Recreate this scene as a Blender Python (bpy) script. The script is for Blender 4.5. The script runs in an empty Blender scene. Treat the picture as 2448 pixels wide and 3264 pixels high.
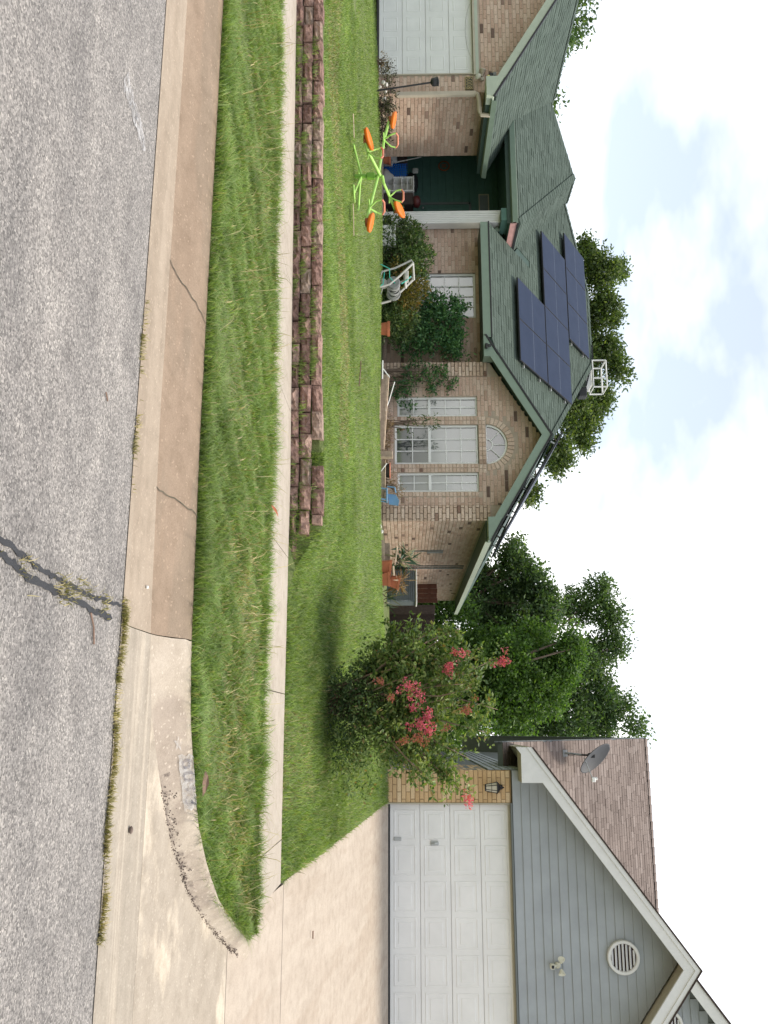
import bpy, math, random
import numpy as np
from mathutils import Vector, Matrix, Euler

random.seed(7)
rng = np.random.default_rng(11)
S = bpy.context.scene
COL = S.collection
R = math.radians

# ------------------------------------------------------------------ camera
YAW, PITCH, ROLL, EYE = R(13.7), math.atan(66 / 2800), 0.004, 1.6
cd = bpy.data.cameras.new('camera')
cd.sensor_fit = 'AUTO'; cd.sensor_width = 36.0
cd.lens = 2800 / 3264 * 36.0
cd.clip_start = 0.05; cd.clip_end = 3000
cam = bpy.data.objects.new('camera', cd); COL.objects.link(cam)
# the photograph was taken with the phone on its side: the picture's right is up
cam.matrix_world = (Matrix.Translation((0, 0, EYE)) @
                    Euler((R(90) - PITCH, 0, YAW), 'XYZ').to_matrix().to_4x4() @
                    Matrix.Rotation(R(90) - ROLL, 4, 'Z'))
S.camera = cam

# ------------------------------------------------------------------ sky, sun, exposure
SUN_EL, SUN_AZ = R(68), R(74)            # azimuth from +Y (beyond the houses) towards +X
world = bpy.data.worlds.new('World'); S.world = world; world.use_nodes = True
wn = world.node_tree; wn.nodes.clear()
def wnode(t, **k):
    n = wn.nodes.new(t)
    for a, b in k.items(): setattr(n, a, b)
    return n
sky = wnode('ShaderNodeTexSky', sky_type='NISHITA', sun_disc=False, sun_elevation=SUN_EL,
            sun_rotation=SUN_AZ, altitude=100.0, air_density=1.0, dust_density=1.6, ozone_density=1.0)
tc = wnode('ShaderNodeTexCoord')
sep = wnode('ShaderNodeSeparateXYZ'); wn.links.new(tc.outputs['Generated'], sep.inputs[0])
zz = wnode('ShaderNodeMath', operation='MAXIMUM'); zz.inputs[1].default_value = 0.0
wn.links.new(sep.outputs['Z'], zz.inputs[0])
za = wnode('ShaderNodeMath', operation='ADD'); za.inputs[1].default_value = 0.22
wn.links.new(zz.outputs[0], za.inputs[0])
dv = wnode('ShaderNodeVectorMath', operation='DIVIDE')
cb = wnode('ShaderNodeCombineXYZ')
for i in range(3): wn.links.new(za.outputs[0], cb.inputs[i])
wn.links.new(tc.outputs['Generated'], dv.inputs[0]); wn.links.new(cb.outputs[0], dv.inputs[1])
mp = wnode('ShaderNodeMapping'); mp.inputs['Location'].default_value = (15.439, -12.268, 1.759)
mp.inputs['Scale'].default_value = (0.95, 0.95, 0.95)
wn.links.new(dv.outputs[0], mp.inputs[0])
nz = wnode('ShaderNodeTexNoise'); nz.inputs['Scale'].default_value = 1.0
nz.inputs['Detail'].default_value = 6.0; nz.inputs['Roughness'].default_value = 0.52
nz.inputs['Distortion'].default_value = 0.15
wn.links.new(mp.outputs[0], nz.inputs['Vector'])
cr = wnode('ShaderNodeValToRGB')
cr.color_ramp.elements[0].position = 0.43; cr.color_ramp.elements[0].color = (0.27, 0.27, 0.27, 1)
cr.color_ramp.elements[1].position = 0.62; cr.color_ramp.elements[1].color = (1, 1, 1, 1)
wn.links.new(nz.outputs['Fac'], cr.inputs[0])
mx = wnode('ShaderNodeMixRGB'); mx.inputs[2].default_value = (10.0, 9.9, 9.7, 1)
wn.links.new(cr.outputs[0], mx.inputs[0]); wn.links.new(sky.outputs[0], mx.inputs[1])
bg = wnode('ShaderNodeBackground'); bg.inputs['Strength'].default_value = 0.10
wo = wnode('ShaderNodeOutputWorld')
wn.links.new(mx.outputs[0], bg.inputs[0]); wn.links.new(bg.outputs[0], wo.inputs[0])

sl = bpy.data.lights.new('sun', 'SUN'); sl.energy = 2.1; sl.angle = R(14); sl.color = (1.0, 0.93, 0.82)
sun = bpy.data.objects.new('sun', sl); COL.objects.link(sun)
sd = Vector((math.sin(SUN_AZ) * math.cos(SUN_EL), math.cos(SUN_AZ) * math.cos(SUN_EL), math.sin(SUN_EL)))
sun.rotation_euler = sd.to_track_quat('Z', 'Y').to_euler(); sun.location = (5, -5, 30)
S.view_settings.view_transform = 'Standard'; S.view_settings.look = 'None'
S.view_settings.gamma = 1.0; S.view_settings.use_curve_mapping = False
S.view_settings.exposure = 0.95
S.render.engine = 'CYCLES'
S.cycles.max_bounces = 6; S.cycles.transparent_max_bounces = 8
S.cycles.use_denoising = True

# ------------------------------------------------------------------ materials
MATS = {}
def nodes_of(name):
    m = bpy.data.materials.new(name); m.use_nodes = True
    nt = m.node_tree; nt.nodes.clear()
    out = nt.nodes.new('ShaderNodeOutputMaterial')
    b = nt.nodes.new('ShaderNodeBsdfPrincipled')
    nt.links.new(b.outputs[0], out.inputs[0])
    MATS[name] = m
    return m, nt, b, out
def N(nt, t, **k):
    n = nt.nodes.new(t)
    for a, v in k.items():
        if a in n.inputs: n.inputs[a].default_value = v
        else: setattr(n, a, v)
    return n
def ramp(nt, fac, stops):
    r = nt.nodes.new('ShaderNodeValToRGB')
    e = r.color_ramp.elements
    while len(e) < len(stops): e.new(0.5)
    for q, (p, c) in zip(e, stops):
        q.position = p; q.color = (*c, 1) if len(c) == 3 else c
    nt.links.new(fac, r.inputs[0])
    return r.outputs[0]
def mixc(nt, fac, a, b, mode='MIX'):
    m = nt.nodes.new('ShaderNodeMixRGB'); m.blend_type = mode
    for s, v in ((0, fac), (1, a), (2, b)):
        if hasattr(v, 'links') or hasattr(v, 'is_linked'): nt.links.new(v, m.inputs[s])
        elif isinstance(v, (int, float)): m.inputs[s].default_value = v
        else: m.inputs[s].default_value = (*v, 1)
    return m.outputs[0]
def coords(nt, which='Object', scale=(1, 1, 1), rnd=False):
    if which == 'World':
        g = nt.nodes.new('ShaderNodeNewGeometry'); o = g.outputs['Position']
    else:
        t = nt.nodes.new('ShaderNodeTexCoord'); o = t.outputs[which]
    mpn = nt.nodes.new('ShaderNodeMapping'); mpn.inputs['Scale'].default_value = scale
    nt.links.new(o, mpn.inputs[0])
    return mpn.outputs[0]
def noise(nt, vec, scale, detail=3.0, rough=0.55):
    n = N(nt, 'ShaderNodeTexNoise', Scale=scale, Detail=detail, Roughness=rough)
    nt.links.new(vec, n.inputs['Vector']); return n.outputs['Fac']
def bump(nt, b, h, strength=0.3, dist=0.01):
    n = N(nt, 'ShaderNodeBump', Strength=strength, Distance=dist)
    nt.links.new(h, n.inputs['Height']); nt.links.new(n.outputs[0], b.inputs['Normal'])
def rand_fac(nt):
    """one random number per piece, whether it is its own object or an island of a joined mesh"""
    g = nt.nodes.new('ShaderNodeNewGeometry'); o = nt.nodes.new('ShaderNodeObjectInfo')
    a = N(nt, 'ShaderNodeMath', operation='ADD')
    nt.links.new(g.outputs['Random Per Island'], a.inputs[0]); nt.links.new(o.outputs['Random'], a.inputs[1])
    f = N(nt, 'ShaderNodeMath', operation='FRACT'); nt.links.new(a.outputs[0], f.inputs[0])
    return f.outputs[0]

def plain(name, c, rough=0.6, metal=0.0, var=0.12, scale=6.0, bmp=0.0, bscale=60.0, spec=0.4):
    m, nt, b, o = nodes_of(name)
    v = coords(nt, 'World')
    f = noise(nt, v, scale, 4.0)
    lo = tuple(x * (1 - var) for x in c); hi = tuple(min(1, x * (1 + var)) for x in c)
    nt.links.new(ramp(nt, f, [(0.3, lo), (0.7, hi)]), b.inputs['Base Color'])
    b.inputs['Roughness'].default_value = rough; b.inputs['Metallic'].default_value = metal
    b.inputs['Specular IOR Level'].default_value = spec
    if bmp: bump(nt, b, noise(nt, v, bscale, 3.0), bmp, 0.01)
    return m
def pieces(name, stops, rough=0.85, speck=0.25, sscale=40.0, bmp=0.4, bscale=70.0, bdist=0.006):
    """material whose colour changes from piece to piece"""
    m, nt, b, o = nodes_of(name)
    base = ramp(nt, rand_fac(nt), stops)
    v = coords(nt, 'World')
    f = noise(nt, v, sscale, 4.0, 0.65)
    dark = ramp(nt, f, [(0.25, (1 - speck,) * 3), (0.75, (1 + speck * 0.6,) * 3)])
    col = mixc(nt, 1.0, base, dark, 'MULTIPLY')
    big = ramp(nt, noise(nt, v, 0.9, 3.0), [(0.3, (0.9,) * 3), (0.7, (1.08,) * 3)])
    nt.links.new(mixc(nt, 1.0, col, big, 'MULTIPLY'), b.inputs['Base Color'])
    b.inputs['Roughness'].default_value = rough; b.inputs['Specular IOR Level'].default_value = 0.25
    bump(nt, b, noise(nt, v, bscale, 4.0), bmp, bdist)
    return m
def leafy(name, stops, trans=0.35, rough=0.5, spec=0.35):
    m, nt, b, o = nodes_of(name)
    c = ramp(nt, rand_fac(nt), stops)
    v = coords(nt, 'World')
    cl = ramp(nt, noise(nt, v, 0.8, 3.0), [(0.3, (0.75,) * 3), (0.7, (1.2,) * 3)])
    c = mixc(nt, 1.0, c, cl, 'MULTIPLY')
    c2 = ramp(nt, noise(nt, v, 4.5, 4.0), [(0.32, (0.74, 0.78, 0.8)), (0.68, (1.2, 1.16, 1.1))])
    c = mixc(nt, 1.0, c, c2, 'MULTIPLY')
    nt.links.new(c, b.inputs['Base Color'])
    b.inputs['Roughness'].default_value = rough; b.inputs['Specular IOR Level'].default_value = spec
    t = nt.nodes.new('ShaderNodeBsdfTranslucent')
    tcol = mixc(nt, 1.0, c, (1.25, 1.35, 0.55), 'MULTIPLY'); nt.links.new(tcol, t.inputs[0])
    ms = nt.nodes.new('ShaderNodeMixShader'); ms.inputs[0].default_value = trans
    nt.links.new(b.outputs[0], ms.inputs[1]); nt.links.new(t.outputs[0], ms.inputs[2])
    nt.links.new(ms.outputs[0], o.inputs[0])
    return m

# brick of the left house: tan and pinkish, a few dark ones
pieces('brick_tan', [(0.0, (0.46, 0.315, 0.24)), (0.25, (0.51, 0.36, 0.28)), (0.5, (0.55, 0.405, 0.318)),
                     (0.72, (0.60, 0.46, 0.37)), (0.90, (0.55, 0.385, 0.30)), (0.965, (0.42, 0.29, 0.225)), (0.983, (0.15, 0.10, 0.08)), (1.0, (0.15, 0.10, 0.08))], speck=0.3)
pieces('brick_quoin', [(0.0, (0.50, 0.365, 0.275)), (0.4, (0.58, 0.44, 0.345)), (0.8, (0.63, 0.50, 0.40)), (0.95, (0.46, 0.33, 0.245)), (1.0, (0.2, 0.12, 0.09))], speck=0.3)
pieces('brick_yellow', [(0.0, (0.50, 0.33, 0.17)), (0.4, (0.56, 0.38, 0.20)), (0.8, (0.62, 0.44, 0.25)), (1.0, (0.66, 0.50, 0.31))], speck=0.15)
plain('mortar', (0.40, 0.33, 0.26), 0.95, bmp=0.3)
plain('mortar_dark', (0.30, 0.205, 0.11), 0.95, bmp=0.3)
pieces('shingle_green', [(0.0, (0.056, 0.078, 0.062)), (0.3, (0.065, 0.089, 0.071)), (0.7, (0.073, 0.099, 0.080)), (1.0, (0.083, 0.110, 0.090))], speck=0.25, sscale=60, bmp=0.5, bscale=160)
pieces('shingle_brown', [(0.0, (0.165, 0.128, 0.110)), (0.4, (0.200, 0.157, 0.136)), (0.8, (0.232, 0.186, 0.162)), (1.0, (0.262, 0.213, 0.188))], speck=0.35, sscale=90, bmp=0.6, bscale=160)
plain('roof_under_green', (0.035, 0.045, 0.038), 0.95)
plain('roof_under_brown', (0.05, 0.035, 0.03), 0.95)
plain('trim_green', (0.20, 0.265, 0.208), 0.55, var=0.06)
plain('trim_green_dark_shaded', (0.040, 0.070, 0.054), 0.6, var=0.08)  # dark soffit green, colour deepened to paint in stronger shadow under the eaves
plain('trim_sage', (0.40, 0.45, 0.36), 0.55, var=0.06)
plain('wall_green', (0.072, 0.155, 0.124), 0.6, var=0.1)
plain('pink_primer', (0.44, 0.245, 0.225), 0.7, var=0.1)
plain('roof_edge_black', (0.018, 0.018, 0.02), 0.5)
plain('white_paint', (0.74, 0.74, 0.71), 0.5, var=0.04)
plain('white_door', (0.68, 0.685, 0.665), 0.45, var=0.06, scale=2.5)
plain('warm_white_door', (0.74, 0.73, 0.70), 0.45, var=0.06, scale=2.0)
plain('trim_grey_white', (0.66, 0.655, 0.63), 0.5, var=0.05)
plain('trim_putty', (0.42, 0.385, 0.30), 0.6, var=0.08)
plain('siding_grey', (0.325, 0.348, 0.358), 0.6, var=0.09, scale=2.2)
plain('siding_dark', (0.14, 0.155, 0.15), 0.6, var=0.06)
plain('downspout_beige', (0.45, 0.39, 0.31), 0.5, var=0.06)
plain('black_metal', (0.012, 0.012, 0.013), 0.45)
plain('dark_plastic', (0.02, 0.02, 0.022), 0.5)
plain('galvanised', (0.42, 0.43, 0.42), 0.45, metal=0.6)
plain('dish_grey', (0.035, 0.037, 0.040), 0.6)
plain('lime_paint', (0.36, 0.60, 0.13), 0.42, var=0.08)
plain('lime_dark', (0.17, 0.36, 0.04), 0.45, var=0.08)
plain('orange_plastic', (0.80, 0.17, 0.012), 0.4, var=0.06)
plain('salmon_grip', (0.62, 0.22, 0.14), 0.5)
plain('terracotta', (0.42, 0.135, 0.065), 0.8, var=0.14, scale=9)
plain('blue_plastic', (0.012, 0.085, 0.30), 0.45)
plain('sky_blue_plastic', (0.13, 0.26, 0.40), 0.45)
plain('grey_plastic', (0.43, 0.42, 0.39), 0.5, var=0.05)
plain('hose_teal', (0.06, 0.42, 0.33), 0.45)
plain('grey_metal', (0.20, 0.205, 0.20), 0.5, var=0.08)
plain('ac_blue_grey', (0.16, 0.185, 0.20), 0.55)
plain('old_wood', (0.33, 0.26, 0.19), 0.85, var=0.25, scale=14)
plain('pale_wood', (0.60, 0.47, 0.34), 0.8, var=0.2, scale=14)
plain('white_stone', (0.62, 0.60, 0.55), 0.85, var=0.15)
plain('dark_brown', (0.05, 0.035, 0.03), 0.7)
plain('maroon', (0.10, 0.022, 0.022), 0.5)
plain('cloth_grey', (0.30, 0.30, 0.285), 0.9)
plain('rust_sign', (0.30, 0.085, 0.03), 0.7)
plain('gold_paint', (0.62, 0.48, 0.20), 0.5)
plain('plaque_black', (0.02, 0.017, 0.015), 0.5)
plain('cream_plastic', (0.66, 0.64, 0.52), 0.5)
plain('warm_glass', (0.50, 0.46, 0.36), 0.2)
plain('bulb_glass', (0.55, 0.53, 0.48), 0.25)
plain('yellow_lens', (0.70, 0.66, 0.25), 0.3)
plain('soil', (0.10, 0.075, 0.045), 0.95, var=0.4, scale=5)
plain('bed_soil', (0.13, 0.085, 0.05), 0.95, var=0.4, scale=8, bmp=0.6)
plain('tar', (0.030, 0.031, 0.034), 0.65, var=0.15, bmp=0.5, bscale=120)
plain('stick', (0.22, 0.14, 0.10), 0.85, var=0.25)
plain('bark', (0.13, 0.095, 0.07), 0.9, var=0.3, scale=12)
plain('bark_pale', (0.24, 0.16, 0.115), 0.8, var=0.25, scale=16)
plain('vent_dark', (0.035, 0.012, 0.018), 0.8)
plain('rubble', (0.13, 0.098, 0.08), 0.9, var=0.4, scale=30)
def worn_paint(name, c, lo, hi, sc, mn=0.12, mxv=0.8):
    m, nt, b, o = nodes_of(name)
    b.inputs['Base Color'].default_value = (*c, 1); b.inputs['Roughness'].default_value = 0.9
    f = ramp(nt, noise(nt, coords(nt, 'World'), sc, 5.0, 0.7), [(lo, (mn,) * 3), (hi, (mxv,) * 3)])
    tr = nt.nodes.new('ShaderNodeBsdfTransparent'); ms = nt.nodes.new('ShaderNodeMixShader')
    nt.links.new(f, ms.inputs[0]); nt.links.new(tr.outputs[0], ms.inputs[1]); nt.links.new(b.outputs[0], ms.inputs[2]); nt.links.new(ms.outputs[0], o.inputs[0])
worn_paint('paint_white_faded', (0.50, 0.485, 0.46), 0.38, 0.70, 16)
worn_paint('worn_patch', (0.46, 0.45, 0.44), 0.42, 0.62, 18)
worn_paint('kerb_stain', (0.10, 0.075, 0.065), 0.50, 0.72, 14, 0.0, 0.75)
worn_paint('paint_dark_faded', (0.15, 0.145, 0.165), 0.40, 0.68, 30, 0.1, 0.7)
plain('blind_white', (0.47, 0.49, 0.475), 0.75, var=0.02)
plain('blind_dark', (0.17, 0.195, 0.20), 0.75, var=0.05)
plain('blind_lilac', (0.22, 0.212, 0.222), 0.7, var=0.03)

# window glass: mostly see-through, reflecting more at a slant
m, nt, b, o = nodes_of('glass')
nt.nodes.remove(b)
tr = N(nt, 'ShaderNodeBsdfTransparent'); gl = N(nt, 'ShaderNodeBsdfGlossy', Roughness=0.03)
fr = N(nt, 'ShaderNodeFresnel', IOR=1.5)
ad = N(nt, 'ShaderNodeMath', operation='MULTIPLY_ADD'); ad.inputs[1].default_value = 1.6; ad.inputs[2].default_value = 0.14
nt.links.new(fr.outputs[0], ad.inputs[0])
ms = N(nt, 'ShaderNodeMixShader')
nt.links.new(ad.outputs[0], ms.inputs[0]); nt.links.new(tr.outputs[0], ms.inputs[1]); nt.links.new(gl.outputs[0], ms.inputs[2])
nt.links.new(ms.outputs[0], o.inputs[0])

# solar cells: dark blue with faint cell grid
m, nt, b, o = nodes_of('solar_cell')
v = coords(nt, 'World')
nt.links.new(ramp(nt, noise(nt, v, 3.0), [(0.3, (0.018, 0.027, 0.052)), (0.7, (0.024, 0.034, 0.062))]), b.inputs['Base Color'])
b.inputs['Roughness'].default_value = 0.4; b.inputs['Specular IOR Level'].default_value = 0.08
plain('solar_line', (0.13, 0.15, 0.19), 0.5)

# asphalt: bleached, with pale and dark chips
m, nt, b, o = nodes_of('asphalt')
v = coords(nt, 'World')
vo = N(nt, 'ShaderNodeTexVoronoi', Scale=105.0); nt.links.new(v, vo.inputs['Vector'])
sp = N(nt, 'ShaderNodeSeparateColor'); nt.links.new(vo.outputs['Color'], sp.inputs[0])
chip = ramp(nt, sp.outputs[0], [(0.0, (0.120, 0.117, 0.115)), (0.35, (0.222, 0.217, 0.212)), (0.75, (0.300, 0.293, 0.286)), (0.94, (0.39, 0.380, 0.368)), (1.0, (0.48, 0.465, 0.445))])
f2 = noise(nt, v, 190.0, 3.0, 0.7)
c = mixc(nt, 0.6, chip, ramp(nt, f2, [(0.3, (0.6,) * 3), (0.7, (1.28,) * 3)]), 'MULTIPLY')
f3 = noise(nt, coords(nt, 'World', (0.55, 1.6, 1)), 1.4, 5.0)
c = mixc(nt, 1.0, c, ramp(nt, f3, [(0.3, (0.78, 0.78, 0.79)), (0.7, (1.2, 1.19, 1.18))]), 'MULTIPLY')
c = mixc(nt, 1.0, c, (1.03, 0.985, 0.93), 'MULTIPLY')
f4 = noise(nt, coords(nt, 'World', (1.0, 1.0, 1)), 4.5, 6.0, 0.65)
c = mixc(nt, 1.0, c, ramp(nt, f4, [(0.28, (0.80, 0.79, 0.79)), (0.5, (1.0,) * 3), (0.72, (1.13, 1.12, 1.11))]), 'MULTIPLY')
nt.links.new(c, b.inputs['Base Color']); b.inputs['Roughness'].default_value = 0.85
bump(nt, b, f2, 0.9, 0.008)

def concrete(name, a, bcol, stain=None, streak=(1, 1, 1), amount=0.5, pits=True):
    m, nt, b, o = nodes_of(name)
    v = coords(nt, 'World'); vs = coords(nt, 'World', streak)
    f = noise(nt, vs, 2.2, 6.0, 0.6)
    c = ramp(nt, f, [(0.3, a), (0.7, bcol)])
    if stain:
        fs = noise(nt, coords(nt, 'World', streak), 0.9, 6.0, 0.62)
        k = ramp(nt, fs, [(0.50, (0, 0, 0)), (0.57, (amount,) * 3)])
        c = mixc(nt, k, c, stain)
    blot = noise(nt, v, 7.0, 6.0, 0.7)
    c = mixc(nt, 1.0, c, ramp(nt, blot, [(0.25, (0.80, 0.79, 0.77)), (0.5, (1.0,) * 3), (0.75, (1.12,) * 3)]), 'MULTIPLY')
    fine = noise(nt, v, 95.0, 4.0, 0.75)
    c = mixc(nt, 1.0, c, ramp(nt, fine, [(0.25, (0.80,) * 3), (0.75, (1.16,) * 3)]), 'MULTIPLY')
    if pits:
        vo = N(nt, 'ShaderNodeTexVoronoi', Scale=75.0); nt.links.new(v, vo.inputs['Vector'])
        spc = N(nt, 'ShaderNodeSeparateColor'); nt.links.new(vo.outputs['Color'], spc.inputs[0])
        pick = ramp(nt, spc.outputs[1], [(0.962, (0, 0, 0)), (0.975, (0.55,) * 3)])
        c = mixc(nt, pick, c, tuple(min(1, x * 1.3) for x in bcol))
    nt.links.new(c, b.inputs['Base Color']); b.inputs['Roughness'].default_value = 0.9
    b.inputs['Specular IOR Level'].default_value = 0.25
    bump(nt, b, fine, 0.35, 0.004)
concrete('concrete_walk', (0.36, 0.312, 0.255), (0.41, 0.362, 0.302), pits=False)
concrete('concrete_drive', (0.385, 0.322, 0.258), (0.445, 0.38, 0.31), stain=(0.34, 0.272, 0.208), streak=(2.2, 0.35, 1), amount=0.4, pits=False)
concrete('concrete_apron', (0.315, 0.268, 0.212), (0.375, 0.325, 0.262), stain=(0.52, 0.445, 0.35), streak=(0.9, 1.3, 1), amount=0.95)
concrete('concrete_kerb_old', (0.240, 0.176, 0.124), (0.285, 0.214, 0.154), stain=(0.215, 0.168, 0.122), streak=(0.5, 3, 1), amount=0.6)
concrete('concrete_gutter_old', (0.300, 0.242, 0.182), (0.350, 0.288, 0.222), stain=(0.26, 0.208, 0.155), streak=(0.5, 3, 1), amount=0.5)
concrete('concrete_kerb_new', (0.37, 0.312, 0.245), (0.43, 0.37, 0.30), stain=(0.24, 0.19, 0.155), streak=(1.5, 1.5, 1), amount=0.45)
concrete('concrete_gutter_new', (0.30, 0.26, 0.208), (0.345, 0.302, 0.245), stain=(0.46, 0.395, 0.315), streak=(0.25, 6, 1), amount=0.6)
plain('joint_dark', (0.10, 0.085, 0.06), 0.95, var=0.4, scale=20)

# lawn soil / thatch under the blades
m, nt, b, o = nodes_of('thatch')
v = coords(nt, 'World')
c = ramp(nt, noise(nt, v, 22.0, 5.0, 0.7), [(0.3, (0.085, 0.115, 0.035)), (0.55, (0.14, 0.18, 0.055)), (0.8, (0.25, 0.22, 0.12))])
nt.links.new(c, b.inputs['Base Color']); b.inputs['Roughness'].default_value = 0.95
bump(nt, b, noise(nt, v, 60.0, 4.0), 0.8, 0.02)
leafy('grass_blade', [(0.0, (0.105, 0.170, 0.046)), (0.3, (0.175, 0.265, 0.076)), (0.65, (0.245, 0.345, 0.110)), (0.90, (0.32, 0.395, 0.165)), (0.95, (0.29, 0.27, 0.13)), (1.0, (0.42, 0.37, 0.22))], trans=0.38, rough=0.6, spec=0.2)
leafy('grass_far', [(0.0, (0.105, 0.172, 0.046)), (0.3, (0.175, 0.262, 0.074)), (0.7, (0.250, 0.342, 0.112)), (0.95, (0.33, 0.41, 0.155)), (1.0, (0.40, 0.36, 0.20))], trans=0.38, rough=0.6, spec=0.2)
leafy('grass_dry', [(0.0, (0.15, 0.15, 0.045)), (0.5, (0.33, 0.28, 0.13)), (1.0, (0.50, 0.43, 0.25))], trans=0.25, rough=0.7, spec=0.15)
leafy('leaf_myrtle', [(0.0, (0.042, 0.085, 0.022)), (0.35, (0.110, 0.175, 0.046)), (0.7, (0.190, 0.255, 0.076)), (0.93, (0.28, 0.33, 0.12)), (1.0, (0.26, 0.16, 0.07))])
leafy('leaf_tree', [(0.0, (0.045, 0.088, 0.036)), (0.5, (0.085, 0.145, 0.056)), (0.85, (0.135, 0.205, 0.080)), (1.0, (0.19, 0.26, 0.11))], trans=0.45)
leafy('leaf_tree_olive', [(0.0, (0.045, 0.078, 0.026)), (0.5, (0.088, 0.135, 0.040)), (0.85, (0.145, 0.195, 0.058)), (1.0, (0.20, 0.245, 0.08))], trans=0.42)
leafy('leaf_tree_dark', [(0.0, (0.042, 0.095, 0.020)), (0.5, (0.085, 0.165, 0.034)), (0.85, (0.145, 0.245, 0.055)), (1.0, (0.20, 0.31, 0.08))], trans=0.42)
leafy('leaf_shrub_dark', [(0.0, (0.035, 0.068, 0.026)), (0.5, (0.068, 0.122, 0.040)), (0.85, (0.125, 0.18, 0.060)), (1.0, (0.20, 0.235, 0.10))])
leafy('leaf_shrub_yellow', [(0.0, (0.065, 0.070, 0.018)), (0.5, (0.13, 0.12, 0.028)), (0.85, (0.22, 0.17, 0.035)), (1.0, (0.26, 0.13, 0.04))])
leafy('leaf_vine', [(0.0, (0.030, 0.090, 0.038)), (0.5, (0.065, 0.165, 0.060)), (0.85, (0.125, 0.255, 0.085)), (1.0, (0.19, 0.33, 0.13))])
leafy('leaf_purple', [(0.0, (0.030, 0.018, 0.022)), (0.5, (0.055, 0.05, 0.035)), (1.0, (0.12, 0.13, 0.07))])
leafy('leaf_dry', [(0.0, (0.16, 0.10, 0.06)), (0.5, (0.28, 0.19, 0.11)), (1.0, (0.42, 0.30, 0.18))], trans=0.2)
leafy('leaf_aloe', [(0.0, (0.035, 0.075, 0.045)), (0.6, (0.06, 0.11, 0.06)), (1.0, (0.30, 0.27, 0.15))], trans=0.1)
leafy('petal_pink', [(0.0, (0.50, 0.075, 0.14)), (0.4, (0.62, 0.12, 0.20)), (0.8, (0.74, 0.21, 0.29)), (1.0, (0.60, 0.20, 0.20))], trans=0.3, rough=0.7, spec=0.1)
leafy('petal_faded', [(0.0, (0.34, 0.11, 0.09)), (0.5, (0.46, 0.15, 0.14)), (1.0, (0.28, 0.17, 0.07))], trans=0.3, rough=0.7, spec=0.1)
pieces('wall_block', [(0.0, (0.17, 0.105, 0.085)), (0.35, (0.27, 0.165, 0.132)), (0.7, (0.36, 0.23, 0.185)), (1.0, (0.31, 0.24, 0.185))], speck=0.6, sscale=26, bmp=0.9, bscale=45, bdist=0.012)
pieces('fence_board', [(0.0, (0.060, 0.042, 0.038)), (0.5, (0.095, 0.068, 0.060)), (1.0, (0.135, 0.10, 0.088))], speck=0.35, sscale=14)
pieces('fence_red', [(0.0, (0.11, 0.045, 0.032)), (1.0, (0.16, 0.07, 0.05))], speck=0.35, sscale=14)

# ------------------------------------------------------------------ builders
ORG = {}                                   # world origin of every parent
def org(p): return ORG.get(p.name, Vector((0, 0, 0))) if p else Vector((0, 0, 0))
def setp(o, label=None, cat=None, group=None, kind=None):
    if label: o['label'] = label
    if cat: o['category'] = cat
    if group: o['group'] = group
    if kind: o['kind'] = kind
    return o
def thing(name, loc, label, cat, group=None):
    o = bpy.data.objects.new(name, None); COL.objects.link(o)
    o.empty_display_size = 0.2; o.location = loc
    ORG[o.name] = Vector(loc)
    return setp(o, label, cat, group)
def link(name, me, parent, loc=None):
    o = bpy.data.objects.new(name, me); COL.objects.link(o)
    if parent: o.parent = parent
    if loc is not None: o.location = Vector(loc) - org(parent); ORG[o.name] = Vector(loc)
    else: ORG[o.name] = org(parent)
    return o
def mesh_np(name, verts, faces_flat, nper, mat, parent=None, smooth=False, kind=None):
    """verts (n,3) world; faces as flat index array with nper corners each"""
    me = bpy.data.meshes.new(name)
    v = np.asarray(verts, dtype=np.float32) - np.array(org(parent), dtype=np.float32)
    f = np.asarray(faces_flat, dtype=np.int32).ravel()
    nf = len(f) // nper
    me.vertices.add(len(v)); me.vertices.foreach_set('co', v.ravel())
    me.loops.add(len(f)); me.loops.foreach_set('vertex_index', f)
    me.polygons.add(nf)
    me.polygons.foreach_set('loop_start', np.arange(0, nf * nper, nper, dtype=np.int32))
    if smooth: me.polygons.foreach_set('use_smooth', np.ones(nf, dtype=bool))
    me.update(calc_edges=True)
    me.materials.append(MATS[mat])
    o = link(name, me, parent)
    if kind: o['kind'] = kind
    return o

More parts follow.
